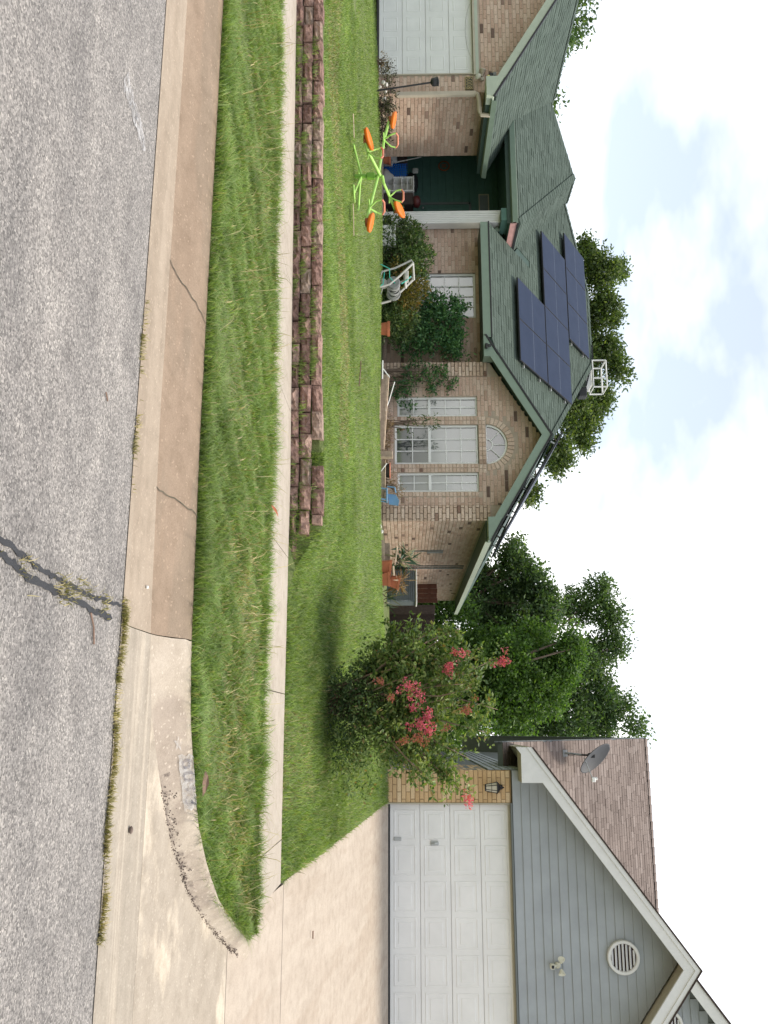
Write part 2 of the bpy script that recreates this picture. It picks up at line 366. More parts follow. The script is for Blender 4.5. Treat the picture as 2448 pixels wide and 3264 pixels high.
class MB:
    def __init__(s): s.v = []; s.f = []
    def add(s, vs, fs):
        n = len(s.v); s.v += [tuple(p) for p in vs]; s.f += [tuple(n + i for i in f) for f in fs]; return s
    def box(s, x0, x1, y0, y1, z0, z1):
        return s.add([(x0, y0, z0), (x1, y0, z0), (x1, y1, z0), (x0, y1, z0), (x0, y0, z1), (x1, y0, z1), (x1, y1, z1), (x0, y1, z1)],
                     [(0, 3, 2, 1), (4, 5, 6, 7), (0, 1, 5, 4), (1, 2, 6, 5), (2, 3, 7, 6), (3, 0, 4, 7)])
    def cbox(s, x0, x1, y0, y1, z0, z1, b=0.01):
        """box with chamfered edges"""
        bx = Vector(((x0 + x1) / 2, (y0 + y1) / 2, (z0 + z1) / 2)); h = Vector((abs(x1 - x0) / 2, abs(y1 - y0) / 2, abs(z1 - z0) / 2))
        b = min(b, h.x * .6, h.y * .6, h.z * .6)
        vs = []; idx = {}
        for sx in (-1, 1):
            for sy in (-1, 1):
                for sz in (-1, 1):
                    for ax in range(3):
                        p = [sx * (h.x - b), sy * (h.y - b), sz * (h.z - b)]
                        p[ax] = (sx, sy, sz)[ax] * h[ax]
                        idx[(sx, sy, sz, ax)] = len(vs); vs.append(bx + Vector(p))
        fs = []
        for ax in range(3):
            a, c = [(1, 2), (2, 0), (0, 1)][ax]
            for sg in (-1, 1):
                q = []
                for (i, j) in ((-1, -1), (1, -1), (1, 1), (-1, 1)):
                    t = [0, 0, 0]; t[ax] = sg; t[a] = i; t[c] = j; q.append(idx[(*t, ax)])
                fs.append(tuple(q if sg > 0 else q[::-1]))
        for ax in range(3):                       # edges running along ax
            a, c = [(1, 2), (2, 0), (0, 1)][ax]
            for i in (-1, 1):
                for j in (-1, 1):
                    def g(k, w):
                        t = [0, 0, 0]; t[ax] = k; t[a] = i; t[c] = j; return idx[(*t, w)]
                    q = [g(-1, a), g(1, a), g(1, c), g(-1, c)]
                    fs.append(tuple(q if i * j < 0 else q[::-1]))
        for sx in (-1, 1):
            for sy in (-1, 1):
                for sz in (-1, 1):
                    t = [idx[(sx, sy, sz, k)] for k in range(3)]
                    fs.append(tuple(t if sx * sy * sz > 0 else t[::-1]))
        return s.add(vs, fs)
    def poly(s, pts): return s.add(pts, [tuple(range(len(pts)))])
    def prism(s, pts, d):
        """polygon extruded by vector d"""
        n = len(pts); d = Vector(d); a = [Vector(p) for p in pts]
        nrm = Vector((0, 0, 0))
        for i in range(n): nrm += a[i].cross(a[(i + 1) % n])
        if nrm.dot(d) > 0: a = a[::-1]
        vs = a + [p + d for p in a]
        fs = [tuple(range(n)), tuple(range(2 * n - 1, n - 1, -1))]
        fs += [(i, n + i, n + (i + 1) % n, (i + 1) % n) for i in range(n)]
        fs = [tuple(f) for f in fs]
        return s.add(vs, [f[::-1] if k >= 2 else f for k, f in enumerate(fs)])
    def tube(s, path, r, n=8, cap=True):
        path = [Vector(p) for p in path]; m = len(path)
        rs = r if isinstance(r, (list, tuple)) else [r] * m
        t0 = (path[1] - path[0]).normalized()
        up = Vector((0, 0, 1)) if abs(t0.z) < 0.9 else Vector((1, 0, 0))
        a = t0.cross(up).normalized(); base = len(s.v); vs = []
        for i in range(m):
            t = (path[min(i + 1, m - 1)] - path[max(i - 1, 0)]).normalized()
            a = (a - t * a.dot(t)).normalized(); bb = t.cross(a)
            for k in range(n):
                w = 2 * math.pi * k / n
                vs.append(path[i] + (a * math.cos(w) + bb * math.sin(w)) * rs[i])
        fs = [(i * n + k, i * n + (k + 1) % n, (i + 1) * n + (k + 1) % n, (i + 1) * n + k) for i in range(m - 1) for k in range(n)]
        if cap: fs += [tuple(range(n))[::-1], tuple((m - 1) * n + k for k in range(n))]
        return s.add(vs, fs)
    def lathe(s, c, prof, n=20, axis='Z', cap=False):
        """profile [(radius, height)] round an axis through c"""
        vs = []
        for (r, h) in prof:
            for k in range(n):
                w = 2 * math.pi * k / n
                p = (r * math.cos(w), r * math.sin(w), h)
                if axis == 'Y': p = (p[0], h, p[1])
                if axis == 'X': p = (h, p[0], p[1])
                vs.append((c[0] + p[0], c[1] + p[1], c[2] + p[2]))
        fs = [(i * n + k, i * n + (k + 1) % n, (i + 1) * n + (k + 1) % n, (i + 1) * n + k) for i in range(len(prof) - 1) for k in range(n)]
        if cap: fs += [tuple(range(n))[::-1], tuple((len(prof) - 1) * n + k for k in range(n))]
        return s.add(vs, fs)
    def xf(s, M, start=0):
        for i in range(start, len(s.v)): s.v[i] = tuple(M @ Vector(s.v[i]))
        return s
    def build(s, name, mat, parent=None, smooth=False, label=None, cat=None, group=None, kind=None, recalc=True):
        me = bpy.data.meshes.new(name); q = org(parent)
        me.from_pydata([(p[0] - q.x, p[1] - q.y, p[2] - q.z) for p in s.v], [], s.f)
        me.materials.append(MATS[mat])
        if smooth: me.polygons.foreach_set('use_smooth', [True] * len(me.polygons))
        me.update()
        o = link(name, me, parent)
        return setp(o, label, cat, group, kind)

def instance(name, me, parent, loc, scale=(1, 1, 1), rot=None):
    o = bpy.data.objects.new(name, me); COL.objects.link(o); o.parent = parent
    o.location = Vector(loc) - org(parent); o.scale = scale
    if rot is not None: o.rotation_euler = rot
    ORG[o.name] = Vector(loc)
    return o
def solo(mb, name, mat, label, cat, group=None, smooth=False):
    """a thing that is one mesh, with its origin at its base"""
    z = min(p[2] for p in mb.v); xs = [p[0] for p in mb.v]; ys = [p[1] for p in mb.v]
    c = Vector(((min(xs) + max(xs)) / 2, (min(ys) + max(ys)) / 2, z))
    me = bpy.data.meshes.new(name)
    me.from_pydata([(p[0] - c.x, p[1] - c.y, p[2] - c.z) for p in mb.v], [], mb.f); me.materials.append(MATS[mat])
    if smooth: me.polygons.foreach_set('use_smooth', [True] * len(me.polygons))
    me.update()
    o = link(name, me, None, c)
    return setp(o, label, cat, group)

# ------------------------------------------------------------------ terrain
def ip(x, xs, ys): return float(np.interp(x, xs, ys))
def zside(x): return ip(x, [-9, -5, -2.6, 0, 1.6], [.237, .29, .33, .335, .345])
def zwall(x): return ip(x, [-9, -7, -4.5, -3.2, -2.4], [.575, .61, .635, .68, .70])
def ztop(x): return ip(x, [-16, -13, -10, -6, -3, 0, 2], [.98, 1.08, 1.14, 1.1, 1.14, 1.22, 1.27])
def lawn(x, y):
    t = min(max((x + 2.3) / 1.0, 0), 1); t = t * t * (3 - 2 * t)
    z0 = zwall(x) * (1 - t) + zside(x) * t; y0 = 9.45 * (1 - t) + 9.25 * t
    s = min(max((y - y0) / (16 - y0), 0), 1)
    s2 = s * (1 - .25 * t) + .25 * t * (s ** .8)
    return z0 + (ztop(x) - z0) * s2
KO = ([-40, -2, -.6, 0, .4, .73, 1.14, 1.43, 1.71, 1.93], [5.36, 5.38, 5.47, 5.63, 5.86, 6.08, 6.52, 6.98, 7.49, 8.0])
KI = ([-40, -2, -.6, 0, .42, .65, .84, 1.02, 1.23, 1.35, 1.5, 1.60, 1.68], [5.87, 5.93, 6.0, 6.06, 6.2, 6.28, 6.42, 6.59, 6.83, 7.05, 7.37, 7.58, 7.75])
SW0, SW1 = 7.98, 9.25
def zdrive(y): return ip(y, [4.9, 5.62, 6.6, 8.0, 9.3, 16.4], [0.0, 0.003, 0.085, .27, .355, 1.30])
def verge(x, y):
    yi = ip(x, *KI); t = min(max((y - yi) / max(.05, SW0 - yi), 0), 1)
    zk = ip(x, [1.0, 1.7], [.145, .31])
    return zk + (zside(x) - zk) * t + 0.02 * math.sin(math.pi * t)
DX = 1.54                                    # left edge of the driveway

def grid(name, xs, ys, zf, mat, parent=None, kind='structure', smooth=True):
    nx, ny = len(xs), len(ys)
    v = [(x, y, zf(x, y)) for y in ys for x in xs]
    f = [(j * nx + i, j * nx + i + 1, (j + 1) * nx + i + 1, (j + 1) * nx + i) for j in range(ny - 1) for i in range(nx - 1)]
    m = MB(); m.add(v, f)
    return m.build(name, mat, parent, smooth=smooth, kind=kind if parent is None else None)
LS = lambda a, b, n: list(np.linspace(a, b, n))

# the ground reaches the horizon, below everything
gy = [-400, 4.0, 5.2, 9.3, 16, 24, 34, 60, 800]
gz = [-.09, -.09, -.12, .10, .88, .93, .95, .95, .9]
grid('ground', [-700, -60, -20, 0, 20, 60, 700], gy, lambda x, y: ip(y, gy, gz), 'thatch', smooth=False)
road = grid('road', LS(-70, 70, 29), [-5.2, -3, 0, 3, 4.935], lambda x, y: -0.004 * 0, 'asphalt')

# kerb and gutter; the older stretch is brown, the newer one by the driveway is pale
def kerb(name, xs_pts, gmat, kmat, label):
    rows = []
    for (o, i, top, dz) in xs_pts:
        o = Vector(o); i = Vector(i); d = i - o
        rows.append([(o + d * 0.0, 0.002), (o + d * 0.18, 0.022), (o + d * 0.45, 0.085), (o + d * 0.72, 0.135), (o + d * 0.88, 0.150), (o + d * 0.97, 0.146), (o + d * 1.0, 0.125), (o + d * 1.0, -0.05)])
    v = []; n = 8
    for k, r in enumerate(rows):
        top, dz = xs_pts[k][2], xs_pts[k][3]
        for (p, z) in r: v.append((p.x + random.uniform(-.004, .004), p.y + random.uniform(-.006, .006), z / 0.15 * (top - dz) + dz))
    f = [(k * n + j, (k + 1) * n + j, (k + 1) * n + j + 1, k * n + j + 1) for k in range(len(rows) - 1) for j in range(n - 1)]
    m = MB(); m.add(v, f)
    return m.build(name, kmat, None, smooth=True, kind='structure')
BRK = -0.56
pts = []
for x in np.linspace(-30, BRK - .003, 90): pts.append(((x, ip(x, *KO), 0), (x, ip(x, *KI), 0), .15, 0.0))
kerb('kerb', pts, None, 'concrete_kerb_old', None)
pts = []
ko = [(x, y) for x, y in zip(*KO) if x > BRK]; ki = [(x, y) for x, y in zip(*KI) if x > BRK]
ko = [(BRK + .003, ip(BRK, *KO))] + ko; ki = [(BRK + .003, ip(BRK, *KI))] + ki
def resample(p, n):
    p = np.array(p); d = np.r_[0, np.cumsum(np.hypot(*np.diff(p, axis=0).T))]
    t = np.linspace(0, d[-1], n); return np.c_[np.interp(t, d, p[:, 0]), np.interp(t, d, p[:, 1])]
ro, ri = resample(ko, 44), resample(ki, 44)
for k in range(44):
    dzz = zdrive(ro[k][1]) if ro[k][0] > .5 else 0.0
    dzz = max(0.0, zdrive(ro[k][1]) - .01) * min(1, max(0, (ro[k][0] + .1) / .6))
    top = max(.15, .15 + (k / 43) ** 1.6 * .185)
    pts.append(((ro[k][0], ro[k][1], 0), (ri[k][0], ri[k][1], 0), top, dzz))
kerb('kerb', pts, None, 'concrete_kerb_new', None)
gxs = LS(-30, BRK - .003, 60)
grid('gutter', gxs, [0, .5, .85, 1.0], lambda x, t: 0, 'concrete_gutter_old')
o = bpy.data.objects['gutter']
for v in o.data.vertices:
    t = v.co.y; x = v.co.x; v.co.y = 4.915 + t * (ip(x, *KO) + .01 - 4.915); v.co.z = .005 - .008 * math.sin(math.pi * min(1, t))
grid('gutter', LS(BRK + .003, 9.0, 50), [0, .5, .85, 1.0], lambda x, t: 0, 'concrete_gutter_new')
o = bpy.data.objects['gutter.001']
for v in o.data.vertices:
    t = v.co.y; x = v.co.x; yo = min(ip(x, *KO) + .01, 5.635); v.co.y = 4.915 + t * (yo - 4.915); v.co.z = .005 - .004 * math.sin(math.pi * min(1, t)) + .001 * t

# driveway: apron and slabs with open joints
drive = thing('driveway', (3.5, 9, 0.3), 'pale concrete driveway in front of the wide white garage', 'driveway'); drive['kind'] = 'structure'
del drive['category']; del drive['label']
def dslab(y0, y1, mat, left, nx=26, dz=0.0):
    ys = LS(y0, y1, max(8, int((y1 - y0) * 6))); v = []; nn = nx
    for y in ys:
        xl = left(y)
        for i in range(nn):
            x = xl + (7.6 - xl) * (i / (nn - 1)) ** 1.3; v.append((x, y, zdrive(y) + dz + .004))
    f = [(j * nn + i, j * nn + i + 1, (j + 1) * nn + i + 1, (j + 1) * nn + i) for j in range(len(ys) - 1) for i in range(nn - 1)]
    m = MB(); m.add(v, f)
    e = [(7.6, ys[-1]), (left(ys[-1]), ys[-1])]
    m.add([(x, y, zdrive(y) + .004) for x, y in e] + [(x, y, zdrive(y) - .1) for x, y in e], [(0, 1, 3, 2)])
    e = [(left(ys[0]), ys[0]), (7.6, ys[0])]
    m.add([(x, y, zdrive(y) + .004) for x, y in e] + [(x, y, zdrive(y) - .1) for x, y in e], [(0, 1, 3, 2)])
    return m.build('slab', mat, drive, smooth=False)
lko = lambda y: ip(y, KO[1], KO[0]) - .02
dslab(5.62, 7.44, 'concrete_apron', lko)
dslab(7.452, 9.40, 'concrete_drive', lambda y: lko(y) if y < 7.86 else DX + (.38 - .38 * min(1, (y - 7.86) / .12)))
dslab(9.415, 16.28, 'concrete_drive', lambda y: DX - .02 - (y - 9.4) / 6.9 * .22)
MB().add([(1.0, 5.6, -.02), (7.6, 5.6, -.02), (7.6, 16.3, 1.24), (1.0, 16.3, 1.24), (1.0, 9.4, .31), (7.6, 9.4, .31), (1.0, 7.45, .17), (7.6, 7.45, .17)], [(0, 1, 7, 6), (6, 7, 5, 4), (4, 5, 2, 3)]).build('joint_base', 'joint_dark', drive)

# sidewalk in slabs
walk = thing('sidewalk', (-4, 8.6, .25), '', ''); walk['kind'] = 'structure'
cuts = [-14, -12.4, -10.9, -9.4, -7.9, -6.4, -4.9, -3.4, -1.75, -.32, 1.1, DX - .02]
for a, b_ in zip(cuts, cuts[1:]):
    a += .005; b_ -= .005
    if b_ > 1.5: b_ = DX - .03
    n = 5; xs = LS(a, b_, n); m = MB()
    edge = lambda x: SW0 + ip(x, [-1, 1.5], [0, -.13])
    top = [(x, edge(x) if j == 0 else SW1, zside(x) + (.0 if j == 0 else .012) + .006) for j in range(2) for x in xs]
    m.add(top, [(i, i + 1, n + i + 1, n + i) for i in range(n - 1)])
    bot = [(x, edge(x) if j == 0 else SW1, zside(x) - .1) for j in range(2) for x in xs]
    m.add(top + bot, [(i + 1, i, 2 * n + i, 2 * n + i + 1) for i in range(n - 1)] + [(n + i, n + i + 1, 3 * n + i + 1, 3 * n + i) for i in range(n - 1)] + [(0, n, 3 * n, 2 * n), (2 * n - 1, n - 1, 3 * n - 1, 4 * n - 1)])
    m.build('slab', 'concrete_walk', walk)
MB().add([(-14, SW0 - .05, zside(-9) - .02), (-9, SW0 - .05, zside(-9) - .02), (1.5, SW0 - .1, zside(1.5) - .02), (1.5, SW1, zside(1.5) - .02), (-9, SW1, zside(-9) - .02), (-14, SW1, zside(-9) - .02)], [(0, 1, 4, 5), (1, 2, 3, 4)]).build('joint_base', 'joint_dark', walk)

# verge and lawn soil
vx = LS(-15, 1.66, 70); vt = LS(0, 1, 8)
grid('verge', vx, vt, lambda x, t: 0, 'thatch')
o = bpy.data.objects['verge']
for v in o.data.vertices:
    x, t = v.co.x, v.co.y; y0 = ip(x, *KI) - .01; y1 = SW0 + .01 + ip(x, [-1, 1.5], [0, -.13]); v.co.y = y0 + t * max(0.0, y1 - y0)
    v.co.z = verge(x, v.co.y) - .012
lx = LS(-30, DX, 110); lyy = [9.232, 9.252, 9.44, 9.48] + LS(9.62, 18.6, 42) + [22, 27, 31]
def lawnz(x, y):
    if y > 16.2: return lawn(x, 16.2) - .02
    if y < 9.24: return zside(x) - .06
    z = lawn(x, y)
    if y < 9.46 and x < -1.9: z = min(z, zside(x) + .02)
    return z - .012
lw = grid('lawn', lx, lyy, lawnz, 'thatch')
for v in lw.data.vertices:
    v.co.x = min(v.co.x, DX - .015 - min(6.9, max(0, v.co.y - 9.4)) / 6.9 * .22)

# ------------------------------------------------------------------ grass blades
def blades(name, P, h, w, lean, mat, parent=None, label=None, cat=None):
    """P (n,3) roots; one bent three-triangle blade each"""
    n = len(P); a = rng.uniform(0, 2 * np.pi, n); d = np.c_[np.cos(a), np.sin(a), np.zeros(n)]
    s = np.c_[-np.sin(a), np.cos(a), np.zeros(n)]
    h = np.broadcast_to(h, n) * rng.uniform(.55, 1.25, n); w = np.broadcast_to(w, n) * rng.uniform(.6, 1.2, n)
    le = np.broadcast_to(lean, n) * rng.uniform(.2, 1.3, n) * h
    up = np.array([0, 0, 1.0])
    b0 = P - s * w[:, None] / 2; b1 = P + s * w[:, None] / 2
    mid = P + d * (le * .35)[:, None] + up * (h * .6)[:, None]
    m0 = mid - s * w[:, None] * .38; m1 = mid + s * w[:, None] * .38
    tip = P + d * le[:, None] + up * (h * rng.uniform(.75, 1.0, n))[:, None]
    V = np.stack([b0, b1, m1, m0, tip], 1).reshape(-1, 3)
    k = np.arange(n)[:, None] * 5
    F = np.concatenate([k + np.array([0, 1, 2]), k + np.array([0, 2, 3]), k + np.array([3, 2, 4])], 1)
    o = mesh_np(name, V, F, 3, mat, parent, kind='stuff')
    return setp(o, label, cat)
def inview(P, m=.06):
    """keeps roots that some nearby camera can see"""
    c, s_ = math.cos(YAW), math.sin(YAW)
    zc = -P[:, 0] * s_ + P[:, 1] * c; xc = P[:, 0] * c + P[:, 1] * s_
    u = xc / np.maximum(zc, .1) * 2800 / 1632
    return np.abs(u) < 1.12 + m
from_noise = lambda x, y, f, p: np.sin(x * f + p) * np.sin(y * f * 1.3 + p * 2.1) + .6 * np.sin(x * f * 2.3 - y * f * 1.7 + p)
# verge
n = 165000
x = rng.uniform(-9.5, 1.66, n); t = rng.uniform(0, 1, n) ** 1.0
y0 = np.interp(x, *KI) - .015; y1 = SW0 + np.interp(x, [-1, 1.5], [0, -.13]) - .0
y = y0 + t * np.maximum(y1 - y0, 0.0)
keep = (y1 - y0) > .02
x, y, t = x[keep], y[keep], t[keep]
z = np.array([verge(a, b_) for a, b_ in zip(x, y)]) - .01
P = np.c_[x, y, z]; k = inview(P); P, t, x, y = P[k], t[k], x[k], y[k]
patch = from_noise(x, y, 1.9, .7)
edge = np.maximum(np.exp(-t * 7), np.exp(-(1 - t) * 9))
fine_ = from_noise(x, y, 7.5, 2.2)
hgt = .044 + .07 * edge + .016 * patch + .02 * fine_
thin = ((patch < -.55) | (fine_ < -.75)) & (rng.uniform(0, 1, len(x)) < .6) & (edge < .5)
P, hgt = P[~thin], np.maximum(hgt, .025)[~thin]
blades('verge_grass', P, hgt, .0062, 1.5, 'grass_blade', label='mown green grass on the strip between kerb and sidewalk', cat='grass')
# dry stalks and clippings on the verge
n = 2400
x = rng.uniform(-8.5, 1.5, n); t = np.clip(rng.normal(.52, .2, n), .05, .97)
x = np.where(rng.uniform(0, 1, n) < .5, rng.uniform(-1.6, 1.5, n), x)
y0 = np.interp(x, *KI); y1 = SW0 + np.interp(x, [-1, 1.5], [0, -.13]); y = y0 + t * np.maximum(0, y1 - y0)
P = np.c_[x, y, [verge(a, b_) + .005 for a, b_ in zip(x, y)]]
blades('verge_thatch', P, .05, .010, 1.6, 'grass_dry', label='dry straw coloured thatch among the verge grass', cat='dry grass')
n = 620
x = rng.uniform(-8.5, 1.4, n); t = rng.uniform(.02, 1, n) ** .6
y0 = np.interp(x, *KI); y1 = SW0 + np.interp(x, [-1, 1.5], [0, -.13]); y = y0 + t * np.maximum(0, y1 - y0)
P = np.c_[x, y, [verge(a, b_) for a, b_ in zip(x, y)]]
blades('seed_stalks', P, .25, .0055, 1.25, 'grass_dry', label='tall thin seed stalks leaning over the verge grass', cat='dry grass')
# lawn, finer with distance
def lawn_pts(n, x0, x1, y0, y1):
    x = rng.uniform(x0, x1, n); y = rng.uniform(y0, y1, n)
    k = (x < DX - .03 - np.maximum(0, y - 9.4) / 6.9 * .22) & ~((x < -1.95) & (y < 9.50)) & (y > 9.27)
    x, y = x[k], y[k]
    P = np.c_[x, y, [lawn(a, b_) - .01 for a, b_ in zip(x, y)]]
    return P[inview(P)]
P = np.concatenate([lawn_pts(110000, -11.5, DX, 9.27, 12.4), lawn_pts(95000, -16.5, DX, 12.4, 17.2)])
# keep the garden beds and building footprints clear
def clear(P):
    x, y = P[:, 0], P[:, 1]
    k = ~((x > -11.9) & (x < -7.6) & (y > 16.7)) & ~((x > -7.6) & (x < -2.4) & (y > 16.55)) & ~((x < -13.1) & (y > 16.1)) & ~((x < -11.3) & (y > 17.0))
    return P[k]
P = clear(P)
x, y = P[:, 0], P[:, 1]
patch = from_noise(x, y, 1.3, 1.9)
dry = ((np.abs(y - (10.9 + .35 * np.sin(x * .9) + (x + 6) * .10)) < .45) & (x < -3.5)) | ((np.abs(x - .35) < .5) & (y < 10.6) & (patch > -.4))
kk = rng.uniform(0, 1, len(x))
PD = P[dry & (kk < .33)]
P2 = P[~(dry & (kk < .6))]; patch2 = patch[~(dry & (kk < .6))]
right = np.clip((P2[:, 0] + 2.6) / 1.5, 0, 1)
blades('lawn_grass', P2, .042 + .012 * patch2 + .040 * right, .0085, 1.3, 'grass_far', label='bright green lawn rising from the wall to the houses', cat='lawn')
blades('lawn_thatch', PD, .030, .010, 1.8, 'grass_dry', label='straw coloured worn band across the lawn', cat='dry grass')
P = lawn_pts(560, -10, DX, 9.3, 13.5)
P = np.concatenate([P, lawn_pts(500, -2.0, DX, 9.3, 13.0)])
blades('lawn_stalks', P, .15, .0055, .9, 'grass_dry', label='long pale stalks standing in the lawn', cat='dry grass')

# ------------------------------------------------------------------ brickwork and shingles
def unit_brick(name, mat):
    """unit brick: u,v in 0..1, sticking out to w=1, front edges eased"""
    du, dv = .022, .07
    v = [(0, 0, 0), (1, 0, 0), (1, 1, 0), (0, 1, 0), (0, 0, .6), (1, 0, .6), (1, 1, .6), (0, 1, .6), (du, dv, 1), (1 - du, dv, 1), (1 - du, 1 - dv, 1), (du, 1 - dv, 1)]
    f = [(8, 9, 10, 11)] + [(i, (i + 1) % 4, 4 + (i + 1) % 4, 4 + i) for i in range(4)] + [(4 + i, 4 + (i + 1) % 4, 8 + (i + 1) % 4, 8 + i) for i in range(4)]
    return v, f
UB_V, UB_F = unit_brick('', '')
_unit_cache = {}
def unit_mesh(axis, mat, sign=1):
    """axis 'Y': wall facing -Y (u=x, v=z); axis 'X': wall facing +X (u=y, v=z) or -X when sign<0"""
    key = (axis, mat, sign)
    if key not in _unit_cache:
        me = bpy.data.meshes.new('brick')
        vs = [(u, -w, v) if axis == 'Y' else (sign * w, u, v) for (u, v, w) in UB_V]
        me.from_pydata(vs, [], UB_F); me.materials.append(MATS[mat]); me.update(); _unit_cache[key] = me
    return _unit_cache[key]
CH, BL, JT = .0800, .245, .011
def lay(u0, u1, v0, v1, holes=(), inside=None, ch=CH, bl=BL, phase=0.0):
    """running bond: list of brick rectangles"""
    out = []; k = 0; v = v0
    while v + ch <= v1 + .02:
        vc = v + ch / 2; iv = [(u0, u1)]
        for (a, b_, c, d) in holes:
            if c - .01 < vc < d + .01:
                nw = []
                for (p, q) in iv:
                    if b_ <= p or a >= q: nw.append((p, q)); continue
                    if a - p > .03: nw.append((p, a))
                    if q - b_ > .03: nw.append((b_, q))
                iv = nw
        off = (0 if k % 2 else bl / 2) + phase
        i0 = math.floor((u0 - off) / bl) - 1
        for i in range(i0, i0 + int((u1 - u0) / bl) + 4):
            a, b_ = off + i * bl, off + (i + 1) * bl
            for (p, q) in iv:
                s, e = max(a, p), min(b_, q)
                if e - s > .045 and (inside is None or inside((s + e) / 2, vc)):
                    out.append((s + JT / 2, e - JT / 2, v + JT / 2, v + ch - JT / 2))
        v += ch; k += 1
    return out
def put_bricks(house, rects, axis, face, depth, mat, singles, sign=1, name='brick', joined=None):
    """first `singles` rectangles become bricks of their own, the others one joined mesh"""
    me = unit_mesh(axis, mat, sign)
    for (a, b_, c, d) in rects[:singles]:
        dd = depth + random.uniform(-.002, .003)
        if axis == 'Y': o = instance(name, me, house, (a, face, c), (b_ - a, dd, d - c))
        else: o = instance(name, me, house, (face, a, c), (dd, b_ - a, d - c))
    rest = rects[singles:]
    if rest:
        V = []; F = []
        for (a, b_, c, d) in rest:
            n = len(V); dd = depth + random.uniform(-.002, .003)
            for (u, v, w) in UB_V:
                p = (a + u * (b_ - a), c + v * (d - c), w * dd)
                V.append((p[0], face - p[2], p[1]) if axis == 'Y' else (face + sign * p[2], p[0], p[1]))
            F += [tuple(n + i for i in f) for f in UB_F]
        m = MB(); m.add(V, F); m.build(joined or 'brickwork', mat, house, kind='stuff')

def clip(poly, a, b_):
    """keep the part of poly left of the line a->b"""
    out = []; n = len(poly)
    sd_ = lambda p: (b_[0] - a[0]) * (p[1] - a[1]) - (b_[1] - a[1]) * (p[0] - a[0])
    for i in range(n):
        p, q = poly[i], poly[(i + 1) % n]; sp_, sq = sd_(p), sd_(q)
        if sp_ >= 0: out.append(p)
        if (sp_ >= 0) != (sq >= 0):
            t = sp_ / (sp_ - sq); out.append((p[0] + t * (q[0] - p[0]), p[1] + t * (q[1] - p[1])))
    return out
def area(p): return .5 * sum(p[i][0] * p[(i + 1) % len(p)][1] - p[(i + 1) % len(p)][0] * p[i][1] for i in range(len(p)))
SHCOUNT = {}
def shingles(roof, pts, mat, singles=0, expo=.135, tabw=.26, seed=0, cuts=()):
    """pts: 3-D polygon of a roof plane (convex, or convex pieces in `cuts`); lays overlapping tabs"""
    rnd = random.Random(seed); P = [Vector(p) for p in pts]
    nrm = Vector((0, 0, 0))
    for i in range(len(P)): nrm += P[i].cross(P[(i + 1) % len(P)])
    nrm.normalize()
    if nrm.z < 0: nrm = -nrm
    u = Vector((0, 0, 1)).cross(nrm).normalized(); w = nrm.cross(u).normalized()
    if w.z < 0: w = -w; u = -u
    O = P[0]; plist = cuts or [pts]; tabs = []
    for pc in plist:
        pl = [((Vector(p) - O).dot(u), (Vector(p) - O).dot(w)) for p in pc]
        if area(pl) < 0: pl = pl[::-1]
        us = [p[0] for p in pl]; ws = [p[1] for p in pl]
        k0 = math.floor(min(ws) / expo)
        for k in range(k0, int(max(ws) / expo) + 1):
            x = min(us) - rnd.uniform(0, tabw)
            while x < max(us):
                wd = tabw * rnd.choice((.55, .75, 1.0, 1.0, 1.25)); a, b_ = x + .004, x + wd; x += wd
                q = [(a, k * expo), (b_, k * expo), (b_, (k + 1) * expo + .01), (a, (k + 1) * expo + .01)]
                thick = rnd.choice((.007, .008, .012, .015)) if wd < .9 * tabw else rnd.choice((.007, .007, .008, .012))
                for i in range(len(pl)):
                    q = clip(q, pl[i], pl[(i + 1) % len(pl)])
                    if len(q) < 3: break
                if len(q) >= 3 and area(q) > .002: tabs.append((q, k, thick))
    def geo(q, k, thick):
        top = []; low = []
        for (a, c) in q:
            t = 1 - min(1, max(0, (c - k * expo) / expo)); top.append(O + u * a + w * c + nrm * (.006 + thick * (.25 + .75 * t))); low.append(O + u * a + w * c + nrm * .001)
        n = len(q); vs = top + low
        return vs, [tuple(range(n))] + [(i, n + i, n + (i + 1) % n, (i + 1) % n) for i in range(n)]
    camv = Vector((0, 0, EYE))
    if singles:
        tabs.sort(key=lambda t: -abs(area(t[0])) / ((O + u * t[0][0][0] + w * t[0][0][1]) - camv).length_squared)
        full = {}
        for (q, k, th) in tabs[:singles]:
            wd = max(a for a, c in q) - min(a for a, c in q)
            rect = len(q) == 4 and abs(area(q) - wd * (expo + .01)) < 1e-4
            a0 = min(a for a, c in q)
            base = O + u * a0 + w * (k * expo)
            if rect:
                key = (round(wd, 4), th)
                if key not in full:
                    vs, fs = geo([(a - a0, c - k * expo) for a, c in q], 0, th)
                    me = bpy.data.meshes.new('shingle'); me.from_pydata([v - O for v in vs], [], fs); me.materials.append(MATS[mat]); me.update(); full[key] = me
                instance('shingle', full[key], roof, base)
            else:
                vs, fs = geo(q, k, th)
                me = bpy.data.meshes.new('shingle'); me.from_pydata([v - base for v in vs], [], fs); me.materials.append(MATS[mat]); me.update()
                instance('shingle', me, roof, base)
        tabs = tabs[singles:]
    m = MB()
    for t in tabs: m.add(*geo(*t))
    if m.v: m.build('shingle_courses', mat, roof, kind='stuff')
def roof_plane(house, pts, under, mat, singles=0, seed=0, thick=.11, cuts=(), name='roof', lay_tabs=True):
    P = [Vector(p) for p in pts]; m = MB(); nrm = Vector((0, 0, 0))
    for i in range(len(P)): nrm += P[i].cross(P[(i + 1) % len(P)])
    nrm.normalize()
    if nrm.z < 0: nrm = -nrm
    m.prism([p - nrm * .002 for p in P], -nrm * thick)
    r = m.build(name, under, house)
    if lay_tabs: shingles(r, pts, mat, singles, seed=seed, cuts=cuts)
    return r
